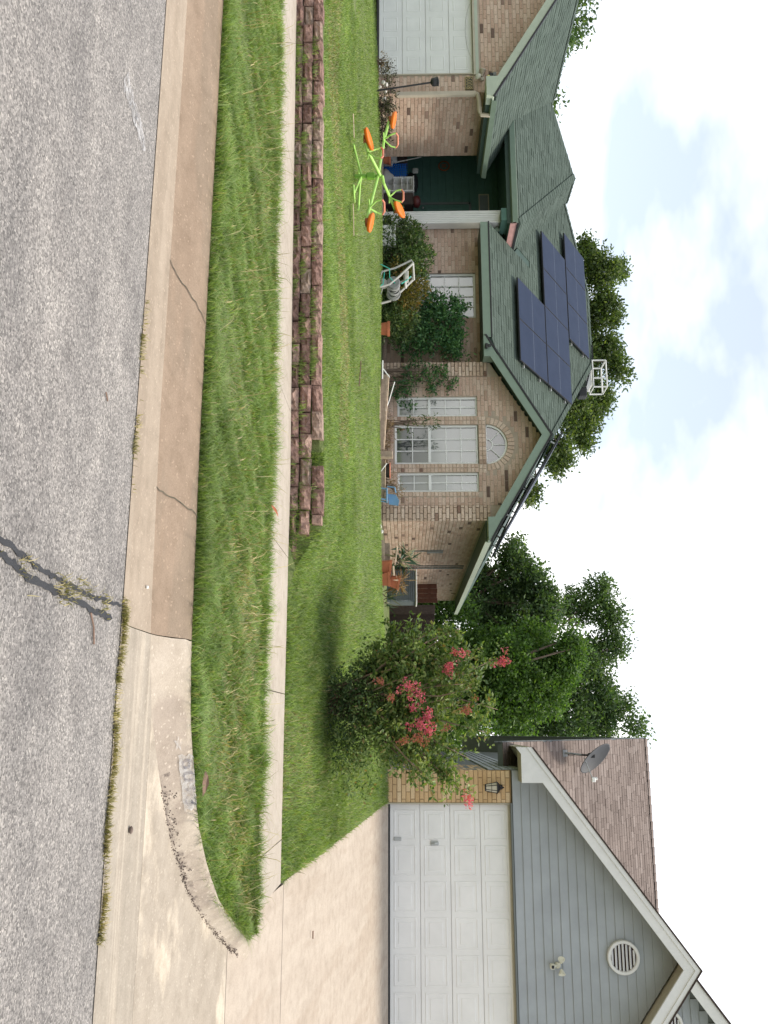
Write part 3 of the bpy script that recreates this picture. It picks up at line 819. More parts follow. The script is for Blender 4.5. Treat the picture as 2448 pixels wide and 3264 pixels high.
PITCHES = [(0, -.583, 1), (.583, 0, 1), (-.583, 0, 1), (0, .583, 1), (0, -.75, 1), (0, .75, 1)]
def cap_line(roof, a, b_, mat, w=.13, drop=.45, step=.2, seed=3):
    """bent cap shingles along a hip or ridge"""
    rnd = random.Random(seed); a = Vector(a); b_ = Vector(b_); d = b_ - a; L = d.length; t = d / L
    s = t.cross(Vector((0, 0, 1))).normalized(); m = MB(); x = 0; wings = []
    for sg in (-1, 1):                       # lie on the steepest of the known roof planes on that side
        best = None
        for n_ in PITCHES:
            n_ = Vector(n_).normalized()
            if abs(n_.dot(t)) > .06: continue
            q = t.cross(n_).normalized()
            if q.z > 0: q = -q
            if q.dot(s) * sg > .2 and q.z < -.05: best = q
        wings.append(best or (s * sg - Vector((0, 0, drop))).normalized())
    wl, wr = wings
    while x < L:
        e = min(L, x + step + .04); p = a + t * x; q = a + t * e; up = Vector((0, 0, 1))
        h0, h1 = .035 + rnd.uniform(0, .004), .022
        m.add([p + wl * w + up * h0, p + up * h0, p + wr * w + up * h0, q + wl * w + up * h1, q + up * h1, q + wr * w + up * h1,
               p + wl * w, p, p + wr * w],
              [(0, 1, 4, 3), (1, 2, 5, 4), (6, 7, 1, 0), (7, 8, 2, 1)])
        x += step
    return m.build('ridge_cap', mat, roof, kind='stuff')

# ------------------------------------------------------------------ windows
def window(house, x0, x1, z0, z1, y, cols, rows_low, rows_up, rail, low_mat, up_mat, frame='white_paint', fw=.045, screen=False):
    """sash window in a wall facing -Y; y = plane of the frame's front"""
    m = MB(); d = .06
    m.box(x0, x0 + fw, y, y + d, z0, z1).box(x1 - fw, x1, y, y + d, z0, z1).box(x0 + fw, x1 - fw, y, y + d, z0, z0 + fw).box(x0 + fw, x1 - fw, y, y + d, z1 - fw, z1)
    if rail: m.box(x0 + fw, x1 - fw, y - .012, y + d, rail - .03, rail + .03)
    win = m.build('window', frame, house)
    xs = [x0 + fw + (x1 - x0 - 2 * fw) * i / cols for i in range(cols + 1)]
    def sash(a, b_, rows, bm):
        zs = [a + (b_ - a) * i / rows for i in range(rows + 1)]
        for xx in xs[1:-1]: MB().box(xx - .010, xx + .010, y + .018, y + .034, a, b_).build('muntin', frame, win)
        for q in zs[1:-1]: MB().box(xs[0], xs[-1], y + .020, y + .032, q - .010, q + .010).build('muntin', frame, win)
        for i in range(cols):
            for j in range(rows):
                MB().poly([(xs[i], y + .04, zs[j]), (xs[i + 1], y + .04, zs[j]), (xs[i + 1], y + .04, zs[j + 1]), (xs[i], y + .04, zs[j + 1])]).build('pane', 'glass', win)
        MB().box(x0 + fw, x1 - fw, y + .075, y + .08, a, b_).build('blind', bm, win)
    if rail: sash(z0 + fw, rail - .03, rows_low, low_mat); sash(rail + .03, z1 - fw, rows_up, up_mat)
    else: sash(z0 + fw, z1 - fw, rows_up, up_mat)
    return win

def raised_panel(x0, x1, z0, z1, y, prof):
    """stepped rectangular moulding on a surface facing -Y; prof [(inset, proud)]"""
    v = []; n = len(prof)
    for (i, h) in prof: v += [(x0 + i, y - h, z0 + i), (x1 - i, y - h, z0 + i), (x1 - i, y - h, z1 - i), (x0 + i, y - h, z1 - i)]
    f = [(k * 4 + j, k * 4 + (j + 1) % 4, (k + 1) * 4 + (j + 1) % 4, (k + 1) * 4 + j) for k in range(n - 1) for j in range(4)]
    f.append(tuple((n - 1) * 4 + j for j in range(4)))
    return MB().add(v, f)

# ================================================================== LEFT HOUSE
K = .583
LH = thing('brick_house', (-9.5, 22, 1.0), 'single storey tan brick house with green shingle roof and arched front window', 'house')
def rk(x): return 4.755 - K * abs(x + 6.06)              # top of the bump-out gable
# --- walls (mortar backing), bricks stand 9 mm proud
BK = .009
def wall(pts, d, mat='mortar'): return MB().prism(pts, d).build('wall', mat, LH)
wall([(-19.6, 16.209, .9), (-18.5, 16.209, .9), (-18.5, 16.209, 3.12), (-13.64, 16.209, 3.12), (-13.64, 16.209, .9), (-13.209, 16.209, .9), (-13.209, 16.209, 3.5), (-16.4, 16.209, 5.40), (-19.6, 16.209, 3.5)], (0, .2, 0))
wall([(-13.209, 16.41, .9), (-13.209, 18.36, .9), (-13.209, 18.36, 3.5), (-13.209, 16.41, 3.5)], (-.2, 0, 0))
wall([(-11.85, 18.759, .9), (-10.34, 18.759, .9), (-10.34, 18.759, 3.27), (-9.2, 18.759, 3.27), (-9.2, 18.759, .9), (-7.88, 18.759, .9), (-7.88, 18.759, 3.5), (-11.85, 18.759, 3.5)], (0, .2, 0))
for (a, b_) in ((-7.88, -7.085), (-6.625, -6.43), (-5.535, -5.34), (-4.907, -4.259)):
    wall([(a, 18.309, .9), (b_, 18.309, .9), (b_, 18.309, 3.215), (a, 18.309, 3.215)], (0, .2, 0))
for (a, b_, c) in ((-7.085, -6.625, 1.45), (-6.43, -5.535, 1.39), (-5.34, -4.907, 1.45)):
    wall([(a, 18.309, .9), (b_, 18.309, .9), (b_, 18.309, c), (a, 18.309, c)], (0, .2, 0))
AC, AR = (-5.98, 3.39), .455
arc = [(AC[0] + AR * math.cos(math.pi * i / 20), AC[1] + AR * math.sin(math.pi * i / 20)) for i in range(21)]
top_l = [(-7.88, 3.215), (-7.88, 3.46), (-6.06, 4.60), (-4.259, 3.46), (-4.259, 3.215)]
wall([(-7.88, 18.309, 3.215), (AC[0] - AR, 18.309, 3.215)] + [(x, 18.309, z) for x, z in arc[::-1]][:11] + [(-6.06, 18.309, 4.60), (-7.88, 18.309, 3.50)], (0, .2, 0))
wall([(-4.259, 18.309, 3.215), (AC[0] + AR, 18.309, 3.215)] + [(x, 18.309, z) for x, z in arc][:11] + [(-6.06, 18.309, 4.60), (-4.259, 18.309, 3.50)], (0, .2, 0))
wall([(AC[0] - AR, 18.309, 3.215), (AC[0] + AR, 18.309, 3.215), (AC[0] + AR, 18.309, 3.385), (AC[0] - AR, 18.309, 3.385)], (0, .2, 0))
wall([(-4.259, 18.51, .9), (-4.259, 30.5, .9), (-4.259, 30.5, 3.5), (-4.259, 18.51, 3.5)], (-.2, 0, 0))
wall([(-7.88, 18.51, .9), (-7.88, 18.76, .9), (-7.88, 18.76, 3.5), (-7.88, 18.51, 3.5)], (.2, 0, 0))
wall([(-19.6, 30.3, .9), (-4.3, 30.3, .9), (-4.3, 30.3, 3.5), (-19.6, 30.3, 3.5)], (0, .2, 0))
wall([(-19.6, 16.41, .9), (-19.6, 30.3, .9), (-19.6, 30.3, 3.5), (-19.6, 16.41, 3.5)], (.2, 0, 0))
# --- bricks, bump-out front
holes = [(-7.085, -6.625, 1.45, 3.215), (-6.43, -5.535, 1.39, 3.215), (-5.34, -4.907, 1.45, 3.215),
         (-6.625, -6.43, 1.0, 3.215), (-5.535, -5.34, 1.0, 3.215), (-4.907, -4.80, 1.0, 3.24), (AC[0] - .62, AC[0] + .62, 3.20, 3.385)]
def inb(x, z):
    if z > rk(x) - .17: return False
    return not (z > 3.37 and math.hypot(x - AC[0], z - AC[1]) < AR + .155 + .06)
base = .96
front = lay(-7.55, -4.60, base, 4.6, holes, inb)
front = [r for r in front if r[2] > 1.05]
q1 = lay(-7.89, -7.55, base, 3.5, (), lambda x, z: z < rk(x) - .1, phase=.05); q2 = lay(-4.60, -4.25, base, 3.5, (), lambda x, z: z < rk(x) - .1, phase=.11)
# header columns beside the windows
hd = []
for (a, w_) in ((-6.622, .094), (-6.527, .094), (-5.532, .094), (-5.437, .094), (-4.904, .1)):
    z = 1.12
    while z < 3.2: hd.append((a + .004, a + w_ - .004, z + .005, z + CH - .005)); z += CH
x = -6.62
while x < -5.36: hd.append((x + .004, x + .095, 3.225, 3.29)); hd.append((x + .004, x + .095, 3.30, 3.37)); x += .1
random.shuffle(front)
put_bricks(LH, q1 + q2, 'Y', 18.30, .034, 'brick_quoin', 110)
put_bricks(LH, hd, 'Y', 18.309, .013, 'brick_quoin', 60)
for k in range(19):                                     # arch
    a0 = math.pi * (k + .5) / 19 - .075; a1 = a0 + .15
    r0, r1 = AR + .008, AR + .15
    pts = [(AC[0] + r * math.cos(a), 18.312, AC[1] + r * math.sin(a)) for (r, a) in ((r0, a0 + .012), (r1, a0 + .012), (r1, a1 - .012), (r0, a1 - .012))]
    MB().prism(pts, (0, -.018, 0)).build('brick', 'brick_quoin', LH)
put_bricks(LH, front, 'Y', 18.309, BK, 'brick_tan', 60)
put_bricks(LH, [r for r in lay(-11.85, -7.88, base, 3.38, [(-10.34, -9.2, .9, 3.27)]) if r[2] > 1.1], 'Y', 18.759, BK, 'brick_tan', 0)
gfr = lay(-16.8, -13.2, base, 5.2, [(-18.5, -13.64, .9, 3.24)], lambda x, z: z < 5.28 - K * abs(x + 16.4))
gfr.sort(key=lambda r: -(r[0] + r[1])); put_bricks(LH, gfr, 'Y', 16.209, BK, 'brick_tan', 51)
put_bricks(LH, lay(16.2, 18.36, base, 3.4), 'X', -13.209, BK, 'brick_tan', 0)
put_bricks(LH, [r for r in lay(18.30, 30.5, base, 3.3) if r[2] > 1.05], 'X', -4.259, BK, 'brick_tan', 0)
# --- windows
window(LH, -7.085, -6.625, 1.45, 3.215, 18.355, 2, 2, 3, 2.15, 'blind_white', 'blind_white')
window(LH, -6.43, -5.535, 1.39, 3.215, 18.355, 3, 2, 3, 2.15, 'blind_dark', 'blind_white')
window(LH, -5.34, -4.907, 1.45, 3.215, 18.355, 2, 2, 3, 2.15, 'blind_white', 'blind_white')
window(LH, -10.34, -9.2, 1.35, 3.27, 18.80, 4, 2, 3, 2.20, 'blind_white', 'blind_white')
fan = MB()
def ring(r0, r1, y0, y1, n=24):
    v = []
    for i in range(n + 1):
        a = math.pi * i / n
        for (r, y) in ((r0, y0), (r1, y0), (r1, y1), (r0, y1)): v.append((AC[0] + r * math.cos(a), y, AC[1] + r * math.sin(a)))
    return v, [(i * 4 + j, i * 4 + (j + 1) % 4, (i + 1) * 4 + (j + 1) % 4, (i + 1) * 4 + j) for i in range(n) for j in range(4)]
fan.add(*ring(AR - .04, AR, 18.345, 18.40)); fan.box(AC[0] - AR, AC[0] + AR, 18.345, 18.40, AC[1] - .03, AC[1] + .012)
fanw = fan.build('arched_window', 'white_paint', LH)
MB().add(*ring(.125, .145, 18.36, 18.378)).build('muntin', 'white_paint', fanw)
for a in (45, 90, 135):
    c, s_ = math.cos(R(a)), math.sin(R(a)); p = Vector((AC[0] + c * .14, 18.369, AC[1] + s_ * .14)); q = Vector((AC[0] + c * (AR - .03), 18.369, AC[1] + s_ * (AR - .03)))
    MB().tube([p, q], .010, 4).build('muntin', 'white_paint', fanw)
for k in range(4):
    pts = [(AC[0], 18.385, AC[1])] + [(AC[0] + (AR - .03) * math.cos(R(a)), 18.385, AC[1] + (AR - .03) * math.sin(R(a))) for a in np.linspace(k * 45, k * 45 + 45, 7)]
    MB().poly(pts).build('pane', 'glass', fanw)
MB().prism([(AC[0] + (AR - .02) * math.cos(R(a)), 18.42, AC[1] + (AR - .02) * math.sin(R(a))) for a in np.linspace(0, 180, 25)], (0, .01, 0)).build('blind', 'blind_lilac', fanw)
# dark window head trims
for (a, b_) in ((-7.085, -6.625), (-6.43, -5.535), (-5.34, -4.907)):
    MB().box(a - .005, b_ + .005, 18.325, 18.37, 3.205, 3.222).build('window_head', 'dark_brown', LH)
# --- garage door
gd = MB().box(-18.5, -13.64, 16.30, 16.34, 1.06, 3.12).build('garage_door', 'white_door', LH)
for s_ in range(4):
    z0 = 1.075 + s_ * .511
    MB().cbox(-18.49, -13.655, 16.275, 16.30, z0 + .003, z0 + .506, .006).build('section', 'white_door', gd)
    for k in range(6):
        x1 = -13.83 - k * .51
        raised_panel(x1 - .37, x1, z0 + .10, z0 + .41, 16.275, [(0, 0), (.010, .006), (.022, .006), (.035, .001), (.06, .003)]).build('panel', 'white_door', gd)
MB().box(-18.5, -13.655, 16.28, 16.31, 1.035, 1.075).build('weather_strip', 'dark_plastic', gd)
MB().box(-18.6, -13.60, 16.14, 16.27, 3.122, 3.165).build('door_header', 'trim_putty', LH)
MB().box(-18.6, -13.60, 16.16, 16.27, 3.168, 3.235).build('door_header', 'trim_sage', LH)
MB().box(-13.665, -13.64, 16.17, 16.3, 1.0, 3.12).build('door_jamb', 'trim_putty', LH)
wire = [(-15.55 + .06 * i, 16.262, 3.10 - .13 * math.sin(math.pi * (i / 24)) ** .7) for i in range(25)]
MB().tube(wire, .0022, 5).build('loose_wire', 'grey_metal', LH)
# --- roofs
GR = (-16.4, 5.66)
ga = [(-16.4, 15.72, GR[1]), (-12.75, 15.72, 3.53), (-12.75, 18.42, 3.53), (-14.3, 18.42, 4.435), (-16.4, 20.6, GR[1])]
zg_ = lambda x: 3.53 + K * (-12.75 - x)
r_g = roof_plane(LH, ga, 'trim_green_dark_shaded', 'shingle_green', 45, seed=1, cuts=[[(-16.4, 15.72, GR[1]), (-12.75, 15.72, 3.53), (-12.75, 18.42, 3.53), (-16.4, 18.42, GR[1])], [(-16.4, 18.42, GR[1]), (-14.3, 18.42, zg_(-14.3)), (-16.4, 20.6, GR[1])]])
roof_plane(LH, [(-16.4, 15.72, GR[1]), (-16.4, 20.6, GR[1]), (-20.05, 20.6, 3.53), (-20.05, 15.72, 3.53)], 'trim_green_dark_shaded', 'shingle_green', lay_tabs=False)
cap_line(r_g, (-16.4, 15.72, GR[1] + .005), (-16.4, 20.4, GR[1] + .005), 'shingle_green', drop=.58)
EP = (-14.84, 21.7, 6.36)
r_e = roof_plane(LH, [(-18.5, 18.1, 4.25), (-11.2, 18.1, 4.25), EP], 'trim_green_dark_shaded', 'shingle_green', 90, seed=2)
r_er = roof_plane(LH, [(-11.2, 18.1, 4.25), (-11.2, 19.25, 4.25), (-14.84, 22.9, 6.36), EP], 'trim_green_dark_shaded', 'shingle_green', 35, seed=3)
roof_plane(LH, [(-18.5, 18.1, 4.25), EP, (-14.84, 22.9, 6.36), (-18.5, 19.25, 4.25)], 'trim_green_dark_shaded', 'shingle_green', lay_tabs=False)
cap_line(r_e, (-11.2, 18.1, 4.26), (EP[0], EP[1], EP[2] + .01), 'shingle_green', w=.14, drop=.30)
cap_line(r_er, (EP[0], EP[1], EP[2] + .01), (-14.84, 22.9, 6.37), 'shingle_green', drop=.5)
RE, RW = (-10.2, 24.0, 7.06), (-12.6, 24.0, 7.06)
zm = lambda y: 3.53 + K * (y - 17.95)
mp_ = [(-11.16, 17.95, zm(17.95)), (-8.3, 17.95, zm(17.95)), (-6.06, 20.05, zm(20.05)), RE, RW, (-14.95, 22.35, zm(22.35)), (-11.16, 19.25, zm(19.25))]
c1 = [(-11.16, 17.95, zm(17.95)), (-8.3, 17.95, zm(17.95)), (-6.06, 20.05, zm(20.05)), (-7.013, 20.96, zm(20.96)), (-11.35, 20.96, zm(20.96)), (-11.35, 19.25, zm(19.25))]
cuts = [[(-11.16, 17.95, zm(17.95)), (-8.3, 17.95, zm(17.95)), (-6.06, 20.05, zm(20.05)), (-11.16, 20.05, zm(20.05))],
        [(-11.35, 20.05, zm(20.05)), (-6.06, 20.05, zm(20.05)), RE, (-11.35, 24.0, RE[2])],
        [(-11.35, 19.25, zm(19.25)), (-11.35, 24.0, RE[2]), RW, (-14.95, 22.35, zm(22.35))]]
r_m = roof_plane(LH, mp_, 'trim_green_dark_shaded', 'shingle_green', 130, seed=4, cuts=cuts)
rp = [(-3.8, 17.93, 3.437), (-3.8, 30.6, 3.437), (-10.2, 24.0 + .15, 7.06), RE, (-6.06, 20.05, 4.755), (-6.06, 17.93, 4.755)]
r_r = roof_plane(LH, rp, 'trim_green_dark_shaded', 'shingle_green', 0, seed=5, cuts=[[(-3.8, 17.93, 3.437), (-3.8, 30.6, 3.437), RE, (-6.06, 20.05, 4.755), (-6.06, 17.93, 4.755)]])
roof_plane(LH, [(-6.06, 17.93, 4.755), (-6.06, 20.05, 4.755), (-8.33, 17.93, 3.43)], 'trim_green_dark_shaded', 'shingle_green', lay_tabs=False)
roof_plane(LH, [(-3.8, 30.6, 3.437), (-19.9, 30.6, 3.437), (-12.6, 24.15, 7.05), (-10.2, 24.15, 7.05)], 'trim_green_dark_shaded', 'shingle_green', lay_tabs=False)
roof_plane(LH, [(-19.9, 30.6, 3.437), (-19.9, 20.6, 3.6), (-14.95, 22.35, zm(22.35)), RW], 'trim_green_dark_shaded', 'shingle_green', lay_tabs=False)
cap_line(r_m, (-6.06, 20.05, 4.77), (RE[0], RE[1], RE[2] + .015), 'shingle_green', w=.15, drop=.34)
cap_line(r_m, (RE[0], RE[1], RE[2] + .015), (RW[0], RW[1], RW[2] + .015), 'shingle_green', drop=.5)
cap_line(r_m, (RW[0], RW[1], RW[2] + .01), (-14.95, 22.35, zm(22.35) + .01), 'shingle_green', drop=.4)
cap_line(r_r, (-6.06, 17.95, 4.765), (-6.06, 20.05, 4.765), 'shingle_green', drop=.58)
# --- fascia, rakes, soffits, gutters
def rake(pts_top, h, y0, y1, mat, name='rake_board'):
    """board following a line of (x, ztop)"""
    m = MB()
    for (a, b_) in zip(pts_top, pts_top[1:]):
        m.prism([(a[0], y0, a[1]), (b_[0], y0, b_[1]), (b_[0], y0, b_[1] - h), (a[0], y0, a[1] - h)], (0, y1 - y0, 0))
    return m.build(name, mat, LH)
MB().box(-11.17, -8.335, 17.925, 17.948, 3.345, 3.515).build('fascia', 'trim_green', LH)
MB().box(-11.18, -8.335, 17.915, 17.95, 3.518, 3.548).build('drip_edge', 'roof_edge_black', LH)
MB().box(-11.17, -7.88, 17.95, 18.755, 3.35, 3.37).build('soffit', 'trim_green_dark_shaded', LH)
rake([(-7.9, rk(-7.9) - .035), (-6.06, 4.755 - .035)], .185, 17.900, 17.925, 'trim_green'); rake([(-6.06, 4.755 - .035), (-4.22, rk(-4.22) - .035)], .185, 17.902, 17.927, 'trim_green')
rake([(-8.38, rk(-8.38) + .012), (-6.06, 4.755 + .014)], .045, 17.885, 17.93, 'roof_edge_black', 'drip_edge'); rake([(-6.06, 4.755 + .014), (-3.74, rk(-3.74) + .012)], .045, 17.886, 17.931, 'roof_edge_black', 'drip_edge')
MB().prism([(-8.35, 17.896, 3.345), (-7.865, 17.896, 3.345), (-7.865, 17.896, rk(-7.865) - .05), (-8.35, 17.896, rk(-8.35) - .035)], (0, .35, 0)).build('eave_return', 'trim_green', LH)
MB().prism([(-3.77, 17.896, 3.345), (-4.255, 17.896, 3.345), (-4.255, 17.896, rk(-4.255) - .05), (-3.77, 17.896, rk(-3.77) - .035)], (0, .35, 0)).build('eave_return', 'trim_green', LH)
MB().box(-3.80, -3.778, 18.25, 30.6, 3.30, 3.425).build('fascia', 'trim_sage', LH)
MB().box(-4.255, -3.80, 18.25, 30.5, 3.325, 3.34).build('soffit', 'trim_green_dark_shaded', LH)
MB().prism([(-8.3, 17.93, 3.33), (-7.9, 17.93, 3.33), (-7.9, 18.75, 3.33), (-8.3, 18.75, 3.33)], (0, 0, .015)).build('soffit', 'trim_green_dark_shaded', LH)
# garage eave and rake
MB().box(-12.78, -12.755, 15.75, 18.42, 3.34, 3.47).build('fascia', 'trim_green_dark_shaded', LH)
g = MB(); g.prism([(-12.755, 15.80, 3.43), (-12.66, 15.80, 3.45), (-12.64, 15.80, 3.555), (-12.655, 15.80, 3.555), (-12.67, 15.80, 3.465), (-12.755, 15.80, 3.445)], (0, 2.65, 0)); g.build('gutter', 'trim_green', LH)
MB().box(-13.2, -12.78, 15.75, 18.40, 3.345, 3.36).build('soffit', 'trim_green_dark_shaded', LH)
grz = lambda x: GR[1] - K * abs(x + 16.4)
rake([(-19.9, grz(-19.9) - .03), (-16.4, GR[1] - .03)], .185, 15.70, 15.722, 'trim_sage'); rake([(-16.4, GR[1] - .03), (-13.15, grz(-13.15) - .03)], .185, 15.70, 15.723, 'trim_sage')
rake([(-16.4, GR[1] + .016), (-12.70, grz(-12.70) + .014)], .045, 15.684, 15.73, 'roof_edge_black', 'drip_edge')
MB().prism([(-12.72, 15.696, 3.335), (-13.18, 15.696, 3.335), (-13.18, 15.696, grz(-13.18) - .05), (-12.72, 15.696, grz(-12.72) - .04)], (0, .3, 0)).build('eave_return', 'trim_sage', LH)
ds = MB()
ds.cbox(-13.17, -13.065, 16.10, 16.185, 1.45, 3.15, .012); ds.tube([(-13.118, 16.14, 3.13), (-13.10, 16.14, 3.19), (-12.99, 16.2, 3.22), (-12.78, 16.28, 3.24), (-12.715, 16.3, 3.27), (-12.70, 16.3, 3.46)], .047, 8)
ds.build('downspout', 'downspout_beige', LH)
# porch
MB().box(-14.0, -11.25, 18.13, 18.16, 3.99, 4.10).build('fascia', 'trim_green_dark_shaded', LH)
g = MB(); g.prism([(-14.3, 18.12, 4.08), (-14.3, 18.02, 4.10), (-14.3, 18.0, 4.215), (-14.3, 18.015, 4.215), (-14.3, 18.035, 4.115), (-14.3, 18.12, 4.095)], (3.08, 0, 0)); g.build('gutter', 'trim_green', LH)
MB().box(-14.3, -11.22, 18.09, 18.125, 4.19, 4.245).build('drip_edge', 'trim_sage', LH)
MB().box(-11.205, -11.18, 18.05, 19.3, 4.045, 4.195).build('fascia', 'pink_primer', LH)
MB().box(-11.21, -11.165, 18.06, 19.3, 4.197, 4.25).build('drip_edge', 'roof_edge_black', LH)
MB().box(-16.5, -11.25, 18.16, 20.19, 4.03, 4.06).build('porch_ceiling', 'wall_green', LH)
MB().box(-11.60, -11.50, 18.80, 20.2, 3.4, 4.03).build('porch_side_wall', 'wall_green', LH)
MB().box(-11.66, -11.35, 18.16, 18.76, 3.86, 4.03).build('porch_beam', 'wall_green', LH)
MB().box(-14.95, -11.5, 20.2, 20.3, 1.0, 4.05).build('porch_back_wall', 'wall_green', LH)
for i in range(15):
    z = 1.1 + i * .2
    if z < 3.95: MB().prism([(-14.5, 20.2, z), (-14.5, 20.182, z + .004), (-14.5, 20.194, z + .2)], (2.95, 0, 0)).build('lap_board', 'wall_green', LH)
MB().box(-14.95, -14.85, 18.37, 20.2, 1.0, 4.05).build('porch_side_wall', 'wall_green', LH)
MB().box(-14.85, -13.42, 18.30, 18.37, .95, 3.5).build('porch_side_wall', 'wall_green', LH)
MB().box(-14.85, -11.5, 18.38, 20.2, .95, 1.12).build('porch_floor', 'concrete_walk', LH)
fd = MB().box(-13.05, -12.15, 20.14, 20.18, 1.12, 3.28).build('front_door', 'wall_green', LH)
for (a, b_, c, d) in ((-13.11, -13.05, 1.12, 3.34), (-12.15, -12.09, 1.12, 3.34), (-13.11, -12.09, 3.28, 3.34)): MB().box(a, b_, 20.12, 20.18, c, d).build('door_frame', 'siding_dark', fd)
for (a, b_, c, d) in ((-12.95, -12.65, 1.3, 2.0), (-12.55, -12.25, 1.3, 2.0), (-12.95, -12.65, 2.15, 3.1), (-12.55, -12.25, 2.15, 3.1)): raised_panel(a, b_, c, d, 20.14, [(0, 0), (.012, .012), (.03, .012), (.06, .004)]).build('door_panel', 'wall_green', fd)
MB().lathe((-12.95, 20.11, 2.1), [(0, -.03), (.028, -.02), (.03, 0), (.012, .02), (.012, .04)], 12, 'Y').build('door_handle', 'galvanised', fd, smooth=True)
tw = MB(); tw.box(-13.36, -12.35, 20.16, 20.19, 3.54, 3.565).box(-13.36, -12.35, 20.16, 20.19, 3.78, 3.805).box(-13.36, -13.335, 20.16, 20.19, 3.565, 3.78).box(-12.375, -12.35, 20.16, 20.19, 3.565, 3.78).box(-12.88, -12.86, 20.165, 20.185, 3.565, 3.78)
tw = tw.build('transom_window', 'trim_putty', LH); MB().poly([(-13.335, 20.178, 3.565), (-12.375, 20.178, 3.565), (-12.375, 20.178, 3.78), (-13.335, 20.178, 3.78)]).build('pane', 'blind_dark', tw)
# ribbed porch column
c = MB(); X0, X1 = -11.80, -11.47
c.box(X0 + .012, X1 - .012, 18.47, 18.72, 1.05, 4.0)
n_ = 7
for i in range(n_):
    a = X0 + (X1 - X0) * i / n_; b_ = X0 + (X1 - X0) * (i + 1) / n_
    c.prism([(a + .004, 18.47, 1.05), (a + .012, 18.452, 1.05), (b_ - .012, 18.452, 1.05), (b_ - .004, 18.47, 1.05)], (0, 0, 2.88))
c.cbox(X0 - .02, X1 + .02, 18.44, 18.75, 3.90, 3.99, .015); c.cbox(X0 - .02, X1 + .02, 18.44, 18.75, 1.0, 1.13, .015)
c.build('porch_column', 'white_paint', LH)
# soffit vent scrap behind the pink board
MB().prism([(-11.46, 18.60, 3.78), (-11.30, 18.60, 3.72), (-11.36, 18.60, 3.90)], (0, .02, 0)).build('vent_flap', 'trim_green', LH)
# electrical conduit on the side wall
MB().tube([(-4.235, 21.5, 1.75), (-4.235, 21.5, 2.15)], .018, 6).box(-4.25, -4.19, 21.44, 21.56, 2.15, 2.55).build('conduit', 'grey_metal', LH)
MB().tube([(-4.235, 23.6, 1.1), (-4.235, 23.6, 3.2)], .02, 6).tube([(-4.235, 23.9, 1.1), (-4.235, 23.9, 3.2)], .03, 6).build('conduit', 'siding_dark', LH)

# ================================================================== RIGHT HOUSE
RH = thing('grey_house', (4, 20, 1.2), 'grey sided house with white two car garage door and brown shingle roof', 'house')
GK = .743
rg = lambda x: 6.34 - GK * abs(x - 3.85)
def rwall(pts, d, mat='mortar_dark'): return MB().prism(pts, d).build('wall', mat, RH)
rwall([(.76, 16.309, 1.1), (1.34, 16.309, 1.1), (1.34, 16.309, 3.46), (.76, 16.309, 3.46)], (0, .2, 0))
rwall([(6.2, 16.309, 1.1), (6.95, 16.309, 1.1), (6.95, 16.309, 3.46), (6.2, 16.309, 3.46)], (0, .2, 0))
rwall([(.76, 16.26, 3.47), (6.95, 16.26, 3.47), (6.95, 16.26, 3.8), (3.85, 16.26, 6.15), (.76, 16.26, 3.8)], (0, .2, 0), 'siding_dark')
put_bricks(RH, lay(.76, 1.315, 1.28, 3.44, bl=.245, phase=.03), 'Y', 16.309, BK, 'brick_yellow', 110)
put_bricks(RH, lay(6.225, 6.95, 1.28, 3.44), 'Y', 16.309, BK, 'brick_yellow', 60)
put_bricks(RH, lay(16.3, 18.6, 1.28, 3.05), 'X', .769, BK, 'brick_yellow', 60, sign=-1)
MB().box(.75, 1.34, 16.26, 16.5, 1.1, 1.275).build('foundation', 'concrete_walk', RH)
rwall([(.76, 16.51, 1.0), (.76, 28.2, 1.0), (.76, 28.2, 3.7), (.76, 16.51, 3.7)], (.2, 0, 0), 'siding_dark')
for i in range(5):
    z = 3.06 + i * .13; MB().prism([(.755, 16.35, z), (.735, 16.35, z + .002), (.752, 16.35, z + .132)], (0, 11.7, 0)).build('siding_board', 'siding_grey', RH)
# jambs, header, door
MB().box(1.315, 1.34, 16.29, 16.42, 1.28, 3.46).box(6.2, 6.225, 16.29, 16.42, 1.28, 3.46).build('door_jamb', 'trim_putty', RH)
MB().box(1.31, 6.23, 16.215, 16.42, 3.435, 3.462).build('door_header', 'siding_dark', RH)
MB().box(1.34, 6.2, 16.33, 16.42, 3.40, 3.435).build('door_header', 'trim_putty', RH)
rd = MB().box(1.34, 6.2, 16.40, 16.44, 1.28, 3.435).build('garage_door', 'warm_white_door', RH)
for s_ in range(4):
    z0 = 1.315 + s_ * .530
    MB().cbox(1.343, 6.197, 16.372, 16.40, z0 + .002, z0 + .526, .006).build('section', 'warm_white_door', rd)
    for k in range(8):
        x0 = 1.44 + k * .588
        raised_panel(x0, x0 + .50, z0 + .07, z0 + .46, 16.372, [(0, 0), (.007, .007), (.02, .007), (.03, .001), (.075, .001), (.086, .006), (.1, .006)]).build('panel', 'warm_white_door', rd)
MB().box(1.343, 6.197, 16.376, 16.41, 1.283, 1.315).build('weather_strip', 'dark_plastic', rd)
MB().cbox(1.90, 1.955, 16.345, 16.372, 1.385, 1.52, .01).build('lift_handle', 'galvanised', rd)
MB().cbox(1.96, 2.03, 16.338, 16.372, 2.03, 2.17, .012).tube([(1.995, 16.33, 2.05), (1.995, 16.318, 2.1), (1.995, 16.33, 2.15)], .012, 6).build('lock_handle', 'galvanised', rd)
